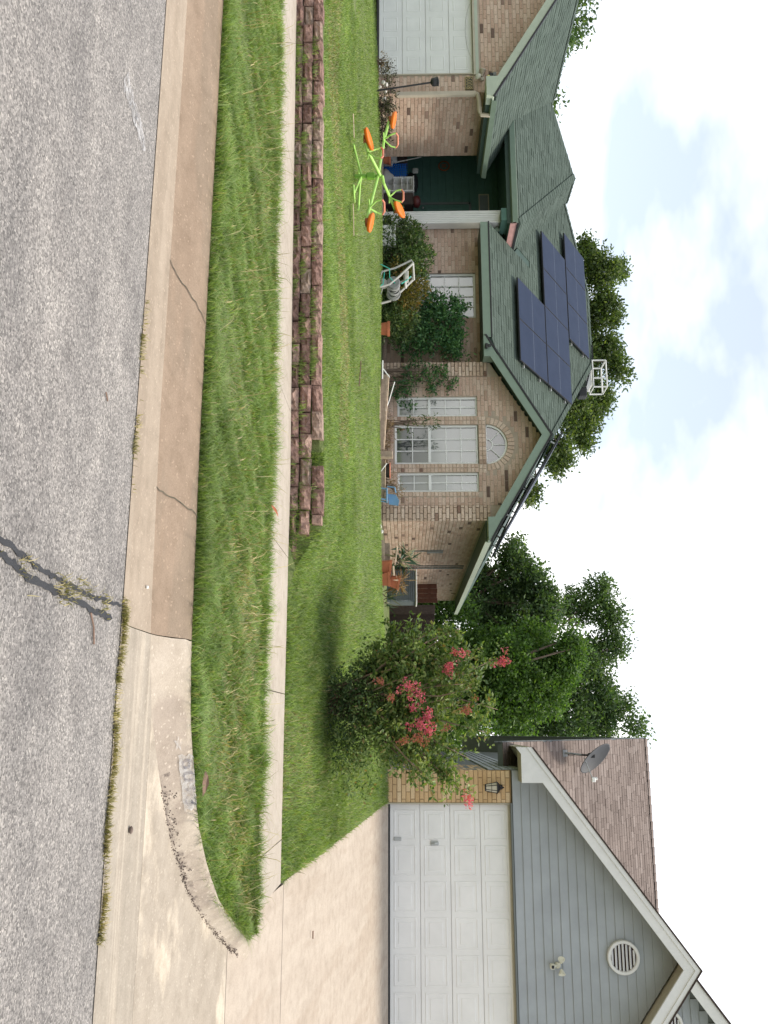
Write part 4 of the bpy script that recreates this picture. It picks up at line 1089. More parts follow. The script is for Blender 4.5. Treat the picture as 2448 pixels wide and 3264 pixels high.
# siding boards, each lapped over the one below
z = 3.474; k = 0
while z < 6.1:
    e = .152; zt = min(z + e + .012, 6.14)
    hw = lambda q: max(.02, min(3.09, (6.16 - q) / GK))
    a, b_ = hw(z), hw(zt); yb = 16.232
    m = MB()
    m.add([(3.85 - a, yb, z), (3.85 + a, yb, z), (3.85 + b_, yb + .018, zt), (3.85 - b_, yb + .018, zt), (3.85 - a, 16.258, z), (3.85 + a, 16.258, z), (3.85 + b_, 16.258, zt), (3.85 - b_, 16.258, zt)],
          [(0, 1, 2, 3), (1, 0, 4, 5), (5, 4, 7, 6), (3, 2, 6, 7), (0, 3, 7, 4), (2, 1, 5, 6)])
    m.build('siding_board', 'siding_grey', RH); z += e; k += 1
# gable vent
vt_ = MB(); vt_.lathe((3.77, 16.20, 5.245), [(.215, .03), (.215, -.02), (.225, -.035), (.262, -.035), (.272, -.02), (.272, .04)], 36, 'Y')
gv = vt_.build('gable_vent', 'trim_grey_white', RH)
MB().lathe((3.77, 16.225, 5.245), [(.218, 0), (.0001, 0)], 36, 'Y').build('vent_screen', 'vent_dark', gv)
for i in range(7):
    zz_ = 5.245 - .18 + i * .06; w_ = math.sqrt(max(.001, .214 ** 2 - (zz_ - 5.245) ** 2))
    MB().prism([(3.77 - w_, 16.175, zz_ - .018), (3.77 - w_, 16.212, zz_ + .016), (3.77 - w_, 16.216, zz_ + .008), (3.77 - w_, 16.18, zz_ - .026)], (2 * w_, 0, 0)).build('slat', 'trim_grey_white', gv)
# roofs
r1 = roof_plane(RH, [(3.85, 15.78, 6.34), (.34, 15.78, rg(.34)), (.34, 19.5, rg(.34)), (3.85, 20.6, 6.34)], 'trim_putty', 'shingle_brown', lay_tabs=False)
r2 = roof_plane(RH, [(3.85, 15.78, 6.34), (3.85, 20.6, 6.34), (7.36, 19.5, rg(7.36)), (7.36, 15.78, rg(7.36))], 'trim_putty', 'shingle_brown', lay_tabs=False)
MK = .75
mz = lambda y: 3.77 + MK * (y - 18.0)
RX0, RX1, RYR = .30, 11.5, 23.25
r3 = roof_plane(RH, [(RX0, 17.6, mz(17.6)), (RX1, 17.6, mz(17.6)), (RX1, RYR, mz(RYR)), (RX0, RYR, mz(RYR))], 'siding_dark', 'shingle_brown', 300, seed=21,
                cuts=[[(RX0, 17.6, mz(17.6)), (6.2, 17.6, mz(17.6)), (6.2, RYR, mz(RYR)), (RX0, RYR, mz(RYR))]])
roof_plane(RH, [(RX0, RYR, mz(RYR)), (RX1, RYR, mz(RYR)), (RX1, 28.9, mz(17.6)), (RX0, 28.9, mz(17.6))], 'siding_dark', 'shingle_brown', lay_tabs=False)
cap_line(r3, (RX0, RYR, mz(RYR) + .012), (8.0, RYR, mz(RYR) + .012), 'shingle_brown', drop=.6)
rwall([(.76, 17.9, 3.5), (.76, 28.6, 3.5), (.76, RYR, mz(RYR) - .2)], (.1, 0, 0), 'siding_dark')
m = MB(); m.prism([(RX0 - .02, 17.6, mz(17.6) - .16), (RX0 - .02, RYR, mz(RYR) - .16), (RX0 - .02, RYR, mz(RYR) - .01), (RX0 - .02, 17.6, mz(17.6) - .01)], (.02, 0, 0)); m.build('rake_board', 'siding_dark', RH)
m = MB(); m.prism([(RX0 - .02, 28.9, mz(17.6) - .16), (RX0 - .02, RYR + .001, mz(RYR) - .16), (RX0 - .02, RYR + .001, mz(RYR) - .01), (RX0 - .02, 28.9, mz(17.6) - .01)], (.02, 0, 0)); m.build('rake_board', 'siding_dark', RH)
def rrake(pts_top, h, y0, y1, mat, name='rake_board'):
    m = MB()
    for (a, b_) in zip(pts_top, pts_top[1:]): m.prism([(a[0], y0, a[1]), (b_[0], y0, b_[1]), (b_[0], y0, b_[1] - h), (a[0], y0, a[1] - h)], (0, y1 - y0, 0))
    return m.build(name, mat, RH)
for sgn, nm in ((-1, 0), (1, 1)):
    e = 3.85 + sgn * 3.5
    rrake([(3.85, 6.34 - .012), (e, rg(e) - .012)], .225, 15.745 + nm * .001, 15.785 + nm * .001, 'trim_grey_white')
    rrake([(3.85, 6.34 + .03), (e, rg(e) + .03)], .085, 15.725 + nm * .001, 15.76 + nm * .001, 'trim_grey_white', 'rake_trim')
    rrake([(3.85, 6.34 + .062), (e - .0, rg(e) + .062)], .030, 15.71 + nm * .001, 15.80 + nm * .001, 'roof_under_brown', 'drip_edge')
for sgn in (-1, 1):
    xo, xi = 3.85 + sgn * 3.49, 3.85 + sgn * 2.91
    MB().prism([(xo, 15.742, 3.585), (xi, 15.742, 3.585), (xi, 15.742, rg(xi) - .20), (xo, 15.742, rg(xo) - .03)], (0, .03, 0)).build('eave_return', 'trim_grey_white', RH)
    MB().prism([(xo, 15.773, 3.622), (xi, 15.773, 3.622), (xi, 15.773, rg(xi) - .13), (xo, 15.773, rg(xo) - .12)], (0, .5, 0)).build('return_core', 'trim_putty', RH)
    MB().prism([(xo, 15.773, 3.59), (xi, 15.773, 3.59), (xi, 15.773, 3.62), (xo, 15.773, 3.62)], (0, .53, 0)).build('return_soffit', 'trim_putty', RH)
    MB().prism([(xo, 15.773, 3.62), (xo, 19.0, 3.62), (xo, 19.0, 3.72), (xo, 15.773, 3.72)], (sgn * -.02, 0, 0)).build('fascia', 'trim_putty', RH)
# second gable, further back to the right
g2 = lambda x: 6.94 + .75 * (x - 4.58)
AX = 7.4
rwall([(4.0, 18.2, 4.4), (AX + 3.4, 18.2, 4.4), (AX, 18.2, g2(AX) - .15), (4.0, 18.2, g2(4.0) - .15)], (0, .2, 0), 'siding_dark')
z = 5.2
while z < 8.5:
    xl = max(4.2, 4.58 + (z + .18 + .152 - 6.94) / .75); xr = 2 * AX - xl
    if xl < AX - .05:
        MB().add([(xl, 18.17, z), (xr, 18.17, z), (xr, 18.188, z + .16), (xl, 18.188, z + .16)], [(0, 1, 2, 3)]).build('siding_board', 'siding_grey', RH)
    z += .152
rrake([(4.3, g2(4.3)), (AX, g2(AX))], .24, 17.74, 17.775, 'trim_grey_white'); rrake([(4.25, g2(4.25) + .045), (AX, g2(AX) + .045)], .045, 17.71, 17.78, 'roof_under_brown', 'drip_edge')
roof_plane(RH, [(4.3, 17.78, g2(4.3)), (AX, 17.78, g2(AX)), (AX, 21, g2(AX)), (4.3, 21, g2(4.3))], 'siding_dark', 'shingle_brown', lay_tabs=False)
roof_plane(RH, [(AX, 17.78, g2(AX)), (AX + 3.2, 17.78, g2(4.2)), (AX + 3.2, 21, g2(4.2)), (AX, 21, g2(AX))], 'siding_dark', 'shingle_brown', lay_tabs=False)
v2 = MB().lathe((5.36, 18.15, 6.45), [(.2, .03), (.2, -.02), (.215, -.035), (.25, -.035), (.262, -.02), (.262, .04)], 32, 'Y').build('gable_vent', 'trim_grey_white', RH)
MB().lathe((5.36, 18.166, 6.45), [(.21, 0), (.0001, 0)], 32, 'Y').build('vent_screen', 'vent_dark', v2)
for i in range(7):
    zz_ = 6.45 - .18 + i * .06; w_ = math.sqrt(max(.001, .2 ** 2 - (zz_ - 6.45) ** 2))
    MB().prism([(5.36 - w_, 18.125, zz_ - .018), (5.36 - w_, 18.162, zz_ + .016), (5.36 - w_, 18.165, zz_ + .008), (5.36 - w_, 18.13, zz_ - .026)], (2 * w_, 0, 0)).build('slat', 'trim_grey_white', v2)

# ================================================================== things on the houses
# wall lantern
t = thing('wall_lantern', (1.04, 16.28, 2.95), 'black lantern on the yellow brick beside the white garage door', 'wall lamp')
L = MB(); cx, cy = 1.045, 16.14
L.lathe((cx, cy, 0), [(.055, 2.985), (.06, 2.995), (.06, 3.005)], 6, cap=True); L.lathe((cx, cy, 0), [(.105, 3.19), (.10, 3.205), (.06, 3.245), (.025, 3.262), (.02, 3.28), (.001, 3.295)], 6, cap=True); L.build('cage_cap', 'black_metal', t)
G = MB(); G.lathe((cx, cy, 0), [(.052, 3.005), (.088, 3.19)], 6); G.build('glass_pane', 'warm_glass', t)
B = MB()
for k in range(6):
    a = 2 * math.pi * k / 6; B.tube([(cx + .056 * math.cos(a), cy + .056 * math.sin(a), 3.0), (cx + .093 * math.cos(a), cy + .093 * math.sin(a), 3.195)], .006, 4)
    a2 = 2 * math.pi * (k + 1) / 6; B.tube([(cx + .074 * math.cos(a), cy + .074 * math.sin(a), 3.1), (cx + .074 * math.cos(a2), cy + .074 * math.sin(a2), 3.1)], .004, 4)
B.build('cage_bars', 'black_metal', t)
MB().tube([(cx, cy, 3.28), (cx, cy + .03, 3.315), (cx, cy + .09, 3.31), (cx, 16.28, 3.26)], .012, 6).cbox(cx - .04, cx + .04, 16.265, 16.30, 3.18, 3.31, .01).build('bracket', 'black_metal', t)
# security camera with two lamps on the gable
t = thing('security_light', (3.9, 16.22, 4.0), 'cream security camera with lamps under the round vent', 'security camera')
MB().lathe((3.90, 16.23, 4.14), [(.05, 0), (.05, -.03), (.04, -.04), (.001, -.04)], 16, 'Y').build('base', 'cream_plastic', t, smooth=False)
MB().cbox(3.86, 3.94, 16.09, 16.19, 4.00, 4.08, .015).tube([(3.9, 16.19, 4.12), (3.9, 16.15, 4.07)], .02, 6).build('camera_body', 'cream_plastic', t)
MB().cbox(3.875, 3.925, 16.082, 16.095, 4.02, 4.065, .006).build('lens', 'dark_plastic', t)
for sx in (-1, 1):
    m = MB(); m.lathe((0, 0, 0), [(.02, .0), (.055, .07), (.06, .085), (.001, .075)], 14); m.xf(Matrix.Translation((3.90 + sx * .05, 16.15, 4.19)) @ Matrix.Rotation(R(90) * sx, 4, 'Y') @ Matrix.Rotation(R(35), 4, 'X')); m.build('lamp_head', 'cream_plastic', t)
# satellite dish on the brown roof
BX, BY = .56, 19.62; BZ = mz(BY)
t = thing('satellite_dish', (BX, BY, BZ), 'dark grey satellite dish on the brown shingle roof', 'satellite dish')
m = MB(); m.cbox(BX - .07, BX + .07, BY - .1, BY + .1, -.012, .012, .004)
m.xf(Matrix.Translation((0, 0, BZ + .03)) @ Matrix.Translation((BX, BY, 0)) @ Matrix.Rotation(math.atan(MK), 4, 'X') @ Matrix.Translation((-BX, -BY, 0))); m.build('foot', 'grey_metal', t)
MB().tube([(BX, BY, BZ + .02), (BX + .0, BY - .06, BZ + .10), (BX + .03, BY - .08, BZ + .36)], .024, 8).build('mast', 'grey_metal', t)
DC = Vector((BX + .10, BY - .26, BZ + .62)); look = Vector((.66, -.42, .50)).normalized(); qd = look.to_track_quat('Z', 'Y')
m = MB(); m.lathe((0, 0, 0), [(.001, -.055), (.10, -.05), (.19, -.032), (.27, -.004), (.285, .004), (.29, -.004), (.27, -.014), (.19, -.042), (.10, -.06), (.001, -.065)], 36)
m.xf(Matrix.Translation(DC) @ qd.to_matrix().to_4x4() @ Matrix.Diagonal((1.62, 1.38, 1.3, 1))); m.build('reflector', 'dish_grey', t, smooth=True)
bk_ = DC - look * .09
m = MB(); m.cbox(bk_.x - .05, bk_.x + .05, bk_.y - .04, bk_.y + .04, bk_.z - .09, bk_.z + .05, .01).tube([(BX + .03, BY - .08, BZ + .36), bk_], .02, 6); m.build('rear_bracket', 'black_metal', t)
lnb = DC + look * .36 + Vector((.16, 0, -.30)); arm0 = DC + Vector((-.02, -.05, -.25))
MB().tube([arm0, lnb], .012, 6).build('feed_arm', 'galvanised', t)
MB().cbox(lnb.x - .05, lnb.x + .05, lnb.y - .04, lnb.y + .04, lnb.z - .03, lnb.z + .05, .012).lathe((lnb.x - .02, lnb.y, lnb.z + .05), [(.03, 0), (.03, .04), (.001, .05)], 10).build('receiver', 'white_paint', t)
cb_ = [(BX + .02 * math.cos(w) + .03, BY - .06 + .07 * math.cos(w * 1.0), BZ + .16 + .07 * math.sin(w)) for w in np.linspace(0, 12, 50)]
MB().tube(cb_, .006, 5).build('cable_coil', 'dark_plastic', t)

# solar panels on the green roof
def on_front(x, s_, h=0.0):
    y = 17.95 + s_ / 1.1575; n = Vector((0, -K, 1)).normalized(); return Vector((x, y, zm(y))) + n * h
PN = Vector((0, -K, 1)).normalized()
sa = thing('solar_array', (-10.5, 20.5, 5.0), 'dark blue solar array stepped across the front of the green roof', 'solar panels')
rows = [(1.30, 3.00, -10.36, 2), (3.04, 4.74, -12.49, 4), (4.80, 6.42, -13.35, 3)]
for (s0, s1, x0, nn) in rows:
    for k in range(nn):
        a = x0 + k * 1.062; b_ = a + 1.05; h0, h1 = .10, .135
        P4 = [on_front(a, s0, h0), on_front(b_, s0, h0), on_front(b_, s1, h0), on_front(a, s1, h0)]
        m = MB().prism(P4, PN * .035); pan = m.build('solar_panel', 'roof_edge_black', sa)
        g_ = .014
        q = [on_front(a + g_, s0 + g_, .1375), on_front(b_ - g_, s0 + g_, .1375), on_front(b_ - g_, s1 - g_, .1375), on_front(a + g_, s1 - g_, .1375)]
        MB().poly(q).build('cells', 'solar_cell', pan)
        sm = (s0 + s1) / 2
        MB().poly([on_front(a + g_, sm - .006, .139), on_front(b_ - g_, sm - .006, .139), on_front(b_ - g_, sm + .006, .139), on_front(a + g_, sm + .006, .139)]).build('centre_line', 'solar_line', pan)
    for sr in (s0 + .35, s1 - .35):
        a, b_ = on_front(x0 - .03, sr, .06), on_front(x0 + nn * 1.062 + .05, sr, .06)
        MB().tube([a, b_], .022, 4).build('rail', 'galvanised', sa)
        for k in range(nn + 1):
            c = on_front(x0 + k * 1.062 + .03, sr, .0); MB().tube([c, c + PN * .06], .018, 5).build('rail_foot', 'galvanised', sa)
# solar panels on the right-hand slope, seen edge on
sb = thing('solar_array', (-5, 21, 4.5), 'edge on solar panels along the right slope of the green roof', 'solar panels')
SN = Vector((K, 0, 1)).normalized()
def on_side(y, s_, h): x = -3.8 - s_ / 1.1575; return Vector((x, y, 3.437 + K * (-3.8 - x))) + SN * h
for (y0, nn, s0) in ((18.15, 3, .35), (18.15, 2, 2.05)):
    if s0 > 2: y0 = 20.3
    for k in range(nn):
        a = y0 + k * 1.07; b_ = a + 1.05; s1 = s0 + 1.66
        m = MB().prism([on_side(a, s0, .12), on_side(b_, s0, .12), on_side(b_, s1, .12), on_side(a, s1, .12)], SN * .04); pan = m.build('solar_panel', 'roof_edge_black', sb)
        MB().poly([on_side(a + .015, s0 + .015, .163), on_side(b_ - .015, s0 + .015, .163), on_side(b_ - .015, s1 - .015, .163), on_side(a + .015, s1 - .015, .163)]).build('cells', 'solar_cell', pan)
    for sr in (s0 + .3, s0 + 1.3):
        for k in range(nn + 1):
            c = on_side(y0 + k * 1.07 + .02, sr, 0); MB().tube([c, c + SN * .13], .02, 5).build('rail_foot', 'galvanised', sb)
        MB().tube([on_side(y0, sr, .09), on_side(y0 + nn * 1.07, sr, .09)], .02, 4).build('rail', 'galvanised', sb)
# open metal frame on the ridge
t = thing('roof_frame', (-9.9, 24.0, 6.85), 'open white metal box frame standing on the green roof ridge', 'metal frame')
x0, x1, y0, y1, z0, z1 = -10.34, -9.52, 23.9, 24.5, 7.06, 7.45
m = MB()
for (a, b_) in [((x0, y0, z0), (x1, y0, z0)), ((x0, y0, z1), (x1, y0, z1)), ((x0, y1, z0), (x1, y1, z0)), ((x0, y1, z1), (x1, y1, z1)), ((x0, y0, z0), (x0, y1, z0)), ((x1, y0, z0), (x1, y1, z0)), ((x0, y0, z1), (x0, y1, z1)), ((x1, y0, z1), (x1, y1, z1)), ((x0, y0, z0), (x0, y0, z1)), ((x1, y0, z0), (x1, y0, z1)), ((x0, y1, z0), (x0, y1, z1)), ((x1, y1, z0), (x1, y1, z1)), ((x0 + .55, y0, z0), (x0 + .55, y0, z1))]:
    m.tube([a, b_], .024, 4)
m.build('frame', 'trim_grey_white', t)
MB().cbox(x0 + .1, x1 - .05, y0 + .05, y1 - .05, 6.86, 7.045, .02).build('housing', 'trim_grey_white', t)
MB().tube([(x0 - .5, 23.95, 7.10), (x0, 23.93, 7.08), (x1 - .2, 23.9, 6.9), (x1 + .08, 23.9, 6.82)], .018, 6).build('pipe', 'black_metal', t)
MB().cbox(x1 + .02, x1 + .30, 23.85, 24.15, 6.62, 6.86, .02).build('junction_box', 'dark_plastic', t)
# security camera under the gable return
t = thing('eave_camera', (-8.08, 17.85, 3.28), 'small black camera on the green eave of the brick house', 'security camera')
MB().cbox(-8.13, -8.03, 17.80, 17.893, 3.37, 3.43, .01).build('mount', 'black_metal', t); MB().lathe((-8.08, 17.83, 3.45), [(.001, -.03), (.03, -.03), (.035, .0), (.03, .05), (.001, .05)], 12).build('camera_head', 'dark_plastic', t)

# stroke lettering
DIG = {'0': [[(.5, 0), (.82, .12), (.9, .5), (.82, .88), (.5, 1), (.18, .88), (.1, .5), (.18, .12), (.5, 0)]],
       '1': [[(.28, .8), (.55, 1), (.55, 0)]],
       '3': [[(.12, .85), (.35, 1), (.7, .97), (.85, .78), (.72, .57), (.42, .52)], [(.42, .52), (.78, .46), (.9, .25), (.72, .04), (.38, 0), (.1, .14)]],
       '6': [[(.82, .9), (.5, 1), (.2, .8), (.1, .4), (.2, .1), (.5, 0), (.8, .1), (.88, .32), (.75, .54), (.48, .6), (.2, .48)]],
       '8': [[(.5, .54), (.22, .64), (.18, .84), (.5, 1), (.82, .84), (.78, .64), (.5, .54), (.16, .4), (.12, .16), (.5, 0), (.88, .16), (.84, .4), (.5, .54)]]}
def strokes(m, text, fn, wd, adv, th, sub=3, gaps=()):
    """ribbons for each figure; fn maps (s, t) to a point; s in figure widths"""
    for i, ch in enumerate(text):
        for st in DIG[ch]:
            p = []
            for a, b_ in zip(st, st[1:]):
                for k in range(sub): p.append((a[0] + (b_[0] - a[0]) * k / sub, a[1] + (b_[1] - a[1]) * k / sub))
            p.append(st[-1])
            for a, b_ in zip(p, p[1:]):
                dx, dy = (b_[0] - a[0]) * wd, (b_[1] - a[1]); l = math.hypot(dx, dy) or 1
                nx, ny = -dy / l * th / 2, dx / l * th / 2
                if any(c0 < (a[1] + b_[1]) / 2 < c1 for (c0, c1) in gaps): continue
                q = [(a[0] * wd + nx, a[1] + ny), (b_[0] * wd + nx, b_[1] + ny), (b_[0] * wd - nx, b_[1] - ny), (a[0] * wd - nx, a[1] - ny)]
                m.add([fn(i * adv + s_, t_) for (s_, t_) in q], [(0, 3, 2, 1)])
    return m
# house number plaque
t = thing('house_number_sign', (-13.41, 16.18, 2.93), 'black plaque with gold numerals 6008 on the tan brick', 'sign')
MB().cbox(-13.575, -13.25, 16.172, 16.198, 2.935, 3.105, .006).build('plaque', 'plaque_black', t)
m = MB(); X0, X1, Z0, Z1, w_ = -13.570, -13.255, 2.940, 3.10, .006
for (a, b_, c, d) in ((X0, X1, Z0, Z0 + w_), (X0, X1, Z1 - w_, Z1), (X0, X0 + w_, Z0 + w_, Z1 - w_), (X1 - w_, X1, Z0 + w_, Z1 - w_)): m.box(a, b_, 16.168, 16.1725, c, d)
m.build('border', 'gold_paint', t)
for i_, ch_ in enumerate('6008'): strokes(MB(), ch_, lambda s_, q: (-13.548 + (s_ + i_ * .72) * .104, 16.168, 2.965 + q * .11), .52, .72, .085).build('numeral', 'gold_paint', t)
# flood lamps by the plaque
t = thing('floodlight', (-13.5, 16.19, 3.15), 'twin floodlight with one pale lens above the number plaque', 'floodlight')
MB().lathe((-13.52, 16.20, 3.29), [(.05, 0), (.05, -.03), (.02, -.04), (.001, -.04)], 14, 'Y').build('base', 'trim_putty', t)
m = MB(); m.lathe((0, 0, 0), [(.025, 0), (.03, .05), (.07, .12), (.072, .13)], 16, cap=True); m.xf(Matrix.Translation((-13.47, 16.16, 3.26)) @ Matrix.Rotation(R(118), 4, 'X')); m.build('lamp_head', 'downspout_beige', t)
m = MB(); m.lathe((0, 0, 0), [(.066, .132), (.05, .145), (.001, .15)], 16); m.xf(Matrix.Translation((-13.47, 16.16, 3.26)) @ Matrix.Rotation(R(118), 4, 'X')); m.build('lens', 'bulb_glass', t, smooth=True)
m = MB(); m.lathe((0, 0, 0), [(.025, 0), (.03, .05), (.075, .13), (.07, .15), (.001, .16)], 16); m.xf(Matrix.Translation((-13.56, 16.16, 3.29)) @ Matrix.Rotation(R(-80), 4, 'Y') @ Matrix.Rotation(R(15), 4, 'X')); m.build('lamp_head', 'downspout_beige', t)
t = thing('motion_light', (-13.5, 16.05, 3.42), 'black motion light with yellow lens under the garage eave', 'floodlight')
MB().cbox(-13.58, -13.47, 16.06, 16.19, 3.45, 3.52, .012).build('body', 'black_metal', t); MB().cbox(-13.50, -13.40, 16.03, 16.10, 3.40, 3.455, .012).build('lens', 'yellow_lens', t); MB().cbox(-13.62, -13.52, 16.09, 16.2, 3.52, 3.60, .012).build('mount', 'grey_metal', t)
# round sign on the porch wall
t = thing('porch_sign', (-14.28, 20.15, 2.5), 'round rust coloured ornament hung on the dark green porch wall', 'ornament')
m = MB(); m.lathe((-14.20, 20.16, 2.66), [(.12, 0), (.12, -.012), (.145, -.012), (.15, 0)], 28, 'Y'); m.build('ring', 'rust_sign', t)
m = MB()
for dx in (-.03, .03): m.box(-14.20 + dx - .009, -14.20 + dx + .009, 20.150, 20.16, 2.60, 2.72)
m.box(-14.23, -14.17, 20.149, 20.16, 2.655, 2.672); m.build('letter', 'rust_sign', t)

# ================================================================== retaining wall
RW_ = thing('retaining_wall', (-5.5, 9.4, .3), 'low rough reddish block wall along the inner side of the sidewalk', 'wall')
def rough_block(seed):
    """split-face block, unit length along x, front at y=0, depth to +y"""
    rd_ = np.random.default_rng(seed); nx, nz = 7, 5
    xs = np.linspace(-.5, .5, nx); zs = np.linspace(0, 1, nz); v = []
    for z_ in zs:
        for x_ in xs:
            ed = max(abs(x_) * 2, abs(z_ - .5) * 2)
            v.append((x_ * .99, (.16 if ed > .99 else 0) + rd_.uniform(-.16, .16) * (ed < .99), z_ * .97))
    f = [(j * nx + i, j * nx + i + 1, (j + 1) * nx + i + 1, (j + 1) * nx + i) for j in range(nz - 1) for i in range(nx - 1)]
    b0 = len(v); v += [(-.47, 1, 0), (.47, 1, 0), (.47, 1, .97), (-.47, 1, .97)]
    top = [(nz - 1) * nx + i for i in range(nx)]; bot = list(range(nx)); lef = [j * nx for j in range(nz)]; rig = [j * nx + nx - 1 for j in range(nz)]
    f += [tuple(top + [b0 + 2, b0 + 3]), tuple(bot[::-1] + [b0, b0 + 1]), tuple(lef + [b0 + 3, b0]), tuple(rig[::-1] + [b0 + 1, b0 + 2])]
    me = bpy.data.meshes.new('block'); me.from_pydata(v, [], f); me.materials.append(MATS['wall_block']); me.update(); return me
BMS = [rough_block(i) for i in range(9)]
rb = random.Random(5)
for c_ in range(3):
    x = -12.3 + c_ * .12; end = (-1.98, -2.08, -2.55)[c_]
    while x < end:
        L_ = rb.uniform(.25, .33); xc = x + L_ / 2; zb = zside(xc) + .012; hh = zwall(xc) + .012 - zb
        zs = (0, .27, .635, 1.0); z0 = zb + hh * zs[c_] - (.03 if c_ == 0 else 0); h_ = hh * (zs[c_ + 1] - zs[c_]) + (.03 if c_ == 0 else 0)
        if xc > -2.3: h_ *= .86
        yy = 9.285 + c_ * .026 + rb.uniform(-.02, .022)
        if not (c_ == 2 and -2.98 < xc < -2.72):
            o = instance('block', rb.choice(BMS), RW_, (xc, yy, z0), (L_ - rb.uniform(.004, .014), .19 if c_ < 2 else .17, h_ - rb.uniform(.0, .014)), (rb.uniform(-.05, .05), rb.uniform(-.03, .03), rb.uniform(-.09, .09)))
        x += L_
    xend = x
MB().prism([(-12.4, 9.43, zside(-9) - .05), (-2.05, 9.43, zside(-2) - .05), (-2.05, 9.43, zside(-2) + .1), (-2.45, 9.43, zwall(-2.4) - .05), (-12.4, 9.43, zwall(-9) - .03)], (0, .10, 0)).build('backfill', 'thatch', RW_)
x_ = np.concatenate([rng.uniform(-3.0, -2.70, 700), rng.uniform(-2.45, -1.5, 900)]); y_ = np.concatenate([rng.uniform(9.34, 9.5, 700), rng.uniform(9.26, 9.52, 900)])
blades('gap_grass', np.c_[x_, y_, [zside(a) + (lawn(a, 9.5) - zside(a)) * min(1, max(0, (b_ - 9.25) / .22)) * (1 if a > -2.1 else .9) - .01 for a, b_ in zip(x_, y_)]], .085, .008, 1.2, 'grass_far', label='grass spilling over the stepped end of the block wall', cat='grass')
# clay brick end piece
MB().cbox(xend + .004, xend + .10, 9.36, 9.5, zwall(-2.4) - .12, zwall(-2.4) - .012, .006).build('end_brick', 'wall_block', RW_)

# ================================================================== leaves
def leaf_mesh(name, P, Dv, L_, W_, mat, parent, label=None):
    n = len(P); Dv = Dv / np.linalg.norm(Dv, axis=1)[:, None]
    r_ = rng.normal(0, 1, (n, 3)); sd_ = np.cross(Dv, r_); sd_ /= np.maximum(np.linalg.norm(sd_, axis=1), 1e-6)[:, None]
    up = np.cross(sd_, Dv)
    L_ = np.broadcast_to(L_, n) * rng.uniform(.45, 1.4, n); W_ = np.broadcast_to(W_, n) * rng.uniform(.7, 1.2, n)
    a = P; b_ = P + Dv * (L_ * .45)[:, None] + sd_ * (W_ / 2)[:, None] + up * (W_ * .18)[:, None]
    c = P + Dv * L_[:, None]; d = P + Dv * (L_ * .45)[:, None] - sd_ * (W_ / 2)[:, None] + up * (W_ * .18)[:, None]
    V = np.stack([a, b_, c, d], 1).reshape(-1, 3); k = np.arange(n)[:, None] * 4
    F = np.concatenate([k + np.array([0, 1, 2]), k + np.array([0, 2, 3])], 1)
    return mesh_np(name, V, F, 3, mat, parent, kind='stuff')
def clumps(blobs, n_clump, per, sig, shell=(.25, 1.0)):
    """points in leafy clumps near the surface of ellipsoids; returns points, clump centres, outward directions"""
    w = np.array([b_[3] * b_[4] * b_[5] for b_ in blobs]) ** .67; w /= w.sum()
    ix = rng.choice(len(blobs), n_clump, p=w); B_ = np.array(blobs)[ix]
    d = rng.normal(0, 1, (n_clump, 3)); d /= np.linalg.norm(d, axis=1)[:, None]
    r_ = rng.uniform(shell[0] ** 2, shell[1] ** 2, n_clump) ** .5
    C_ = B_[:, :3] + d * B_[:, 3:6] * r_[:, None]
    s_ = np.broadcast_to(sig, n_clump) * rng.uniform(.6, 1.4, n_clump)
    cnt = rng.poisson(per, n_clump); rep = np.repeat(np.arange(n_clump), cnt)
    P = C_[rep] + np.clip(rng.normal(0, 1, (len(rep), 3)), -1.7, 1.7) * s_[rep][:, None] * np.array([1, 1, .75])
    return P, C_, d[rep]
def tree(name, base, h0, blobs, n_clump, per, sig, leaf, L_, W_, label, trunk_r=.18, bark='bark', group=None, cat='tree', limbs=9):
    t = thing(name, base, label, cat, group); b_ = Vector(base); m = MB()
    top = Vector(np.array(blobs)[:, :3].mean(0))
    m.tube([b_ - Vector((0, 0, .1)), b_ + (top - b_) * .35 + Vector((.05, 0, 0)), b_ + (top - b_) * .7 - Vector((.08, .05, 0)), top], [trunk_r * 1.15, trunk_r * .85, trunk_r * .6, trunk_r * .25], 8)
    P, C_, d = clumps(blobs, n_clump, per, sig)
    for k in range(min(limbs * 2, len(C_))):
        c = Vector(C_[k]); s0 = b_ + (top - b_) * rng.uniform(.35, .8); md = s0.lerp(c, .55) + Vector(rng.normal(0, .12, 3)) * .8
        m.tube([s0, md, c], [trunk_r * .38, trunk_r * .22, trunk_r * .06], 5)
    m.build('trunk', bark, t, smooth=True)
    Dv = d * .6 + rng.normal(0, 1, P.shape) * .9; Dv[:, 2] -= .15
    leaf_mesh('crown', P, Dv, L_, W_, leaf, t)
    return t
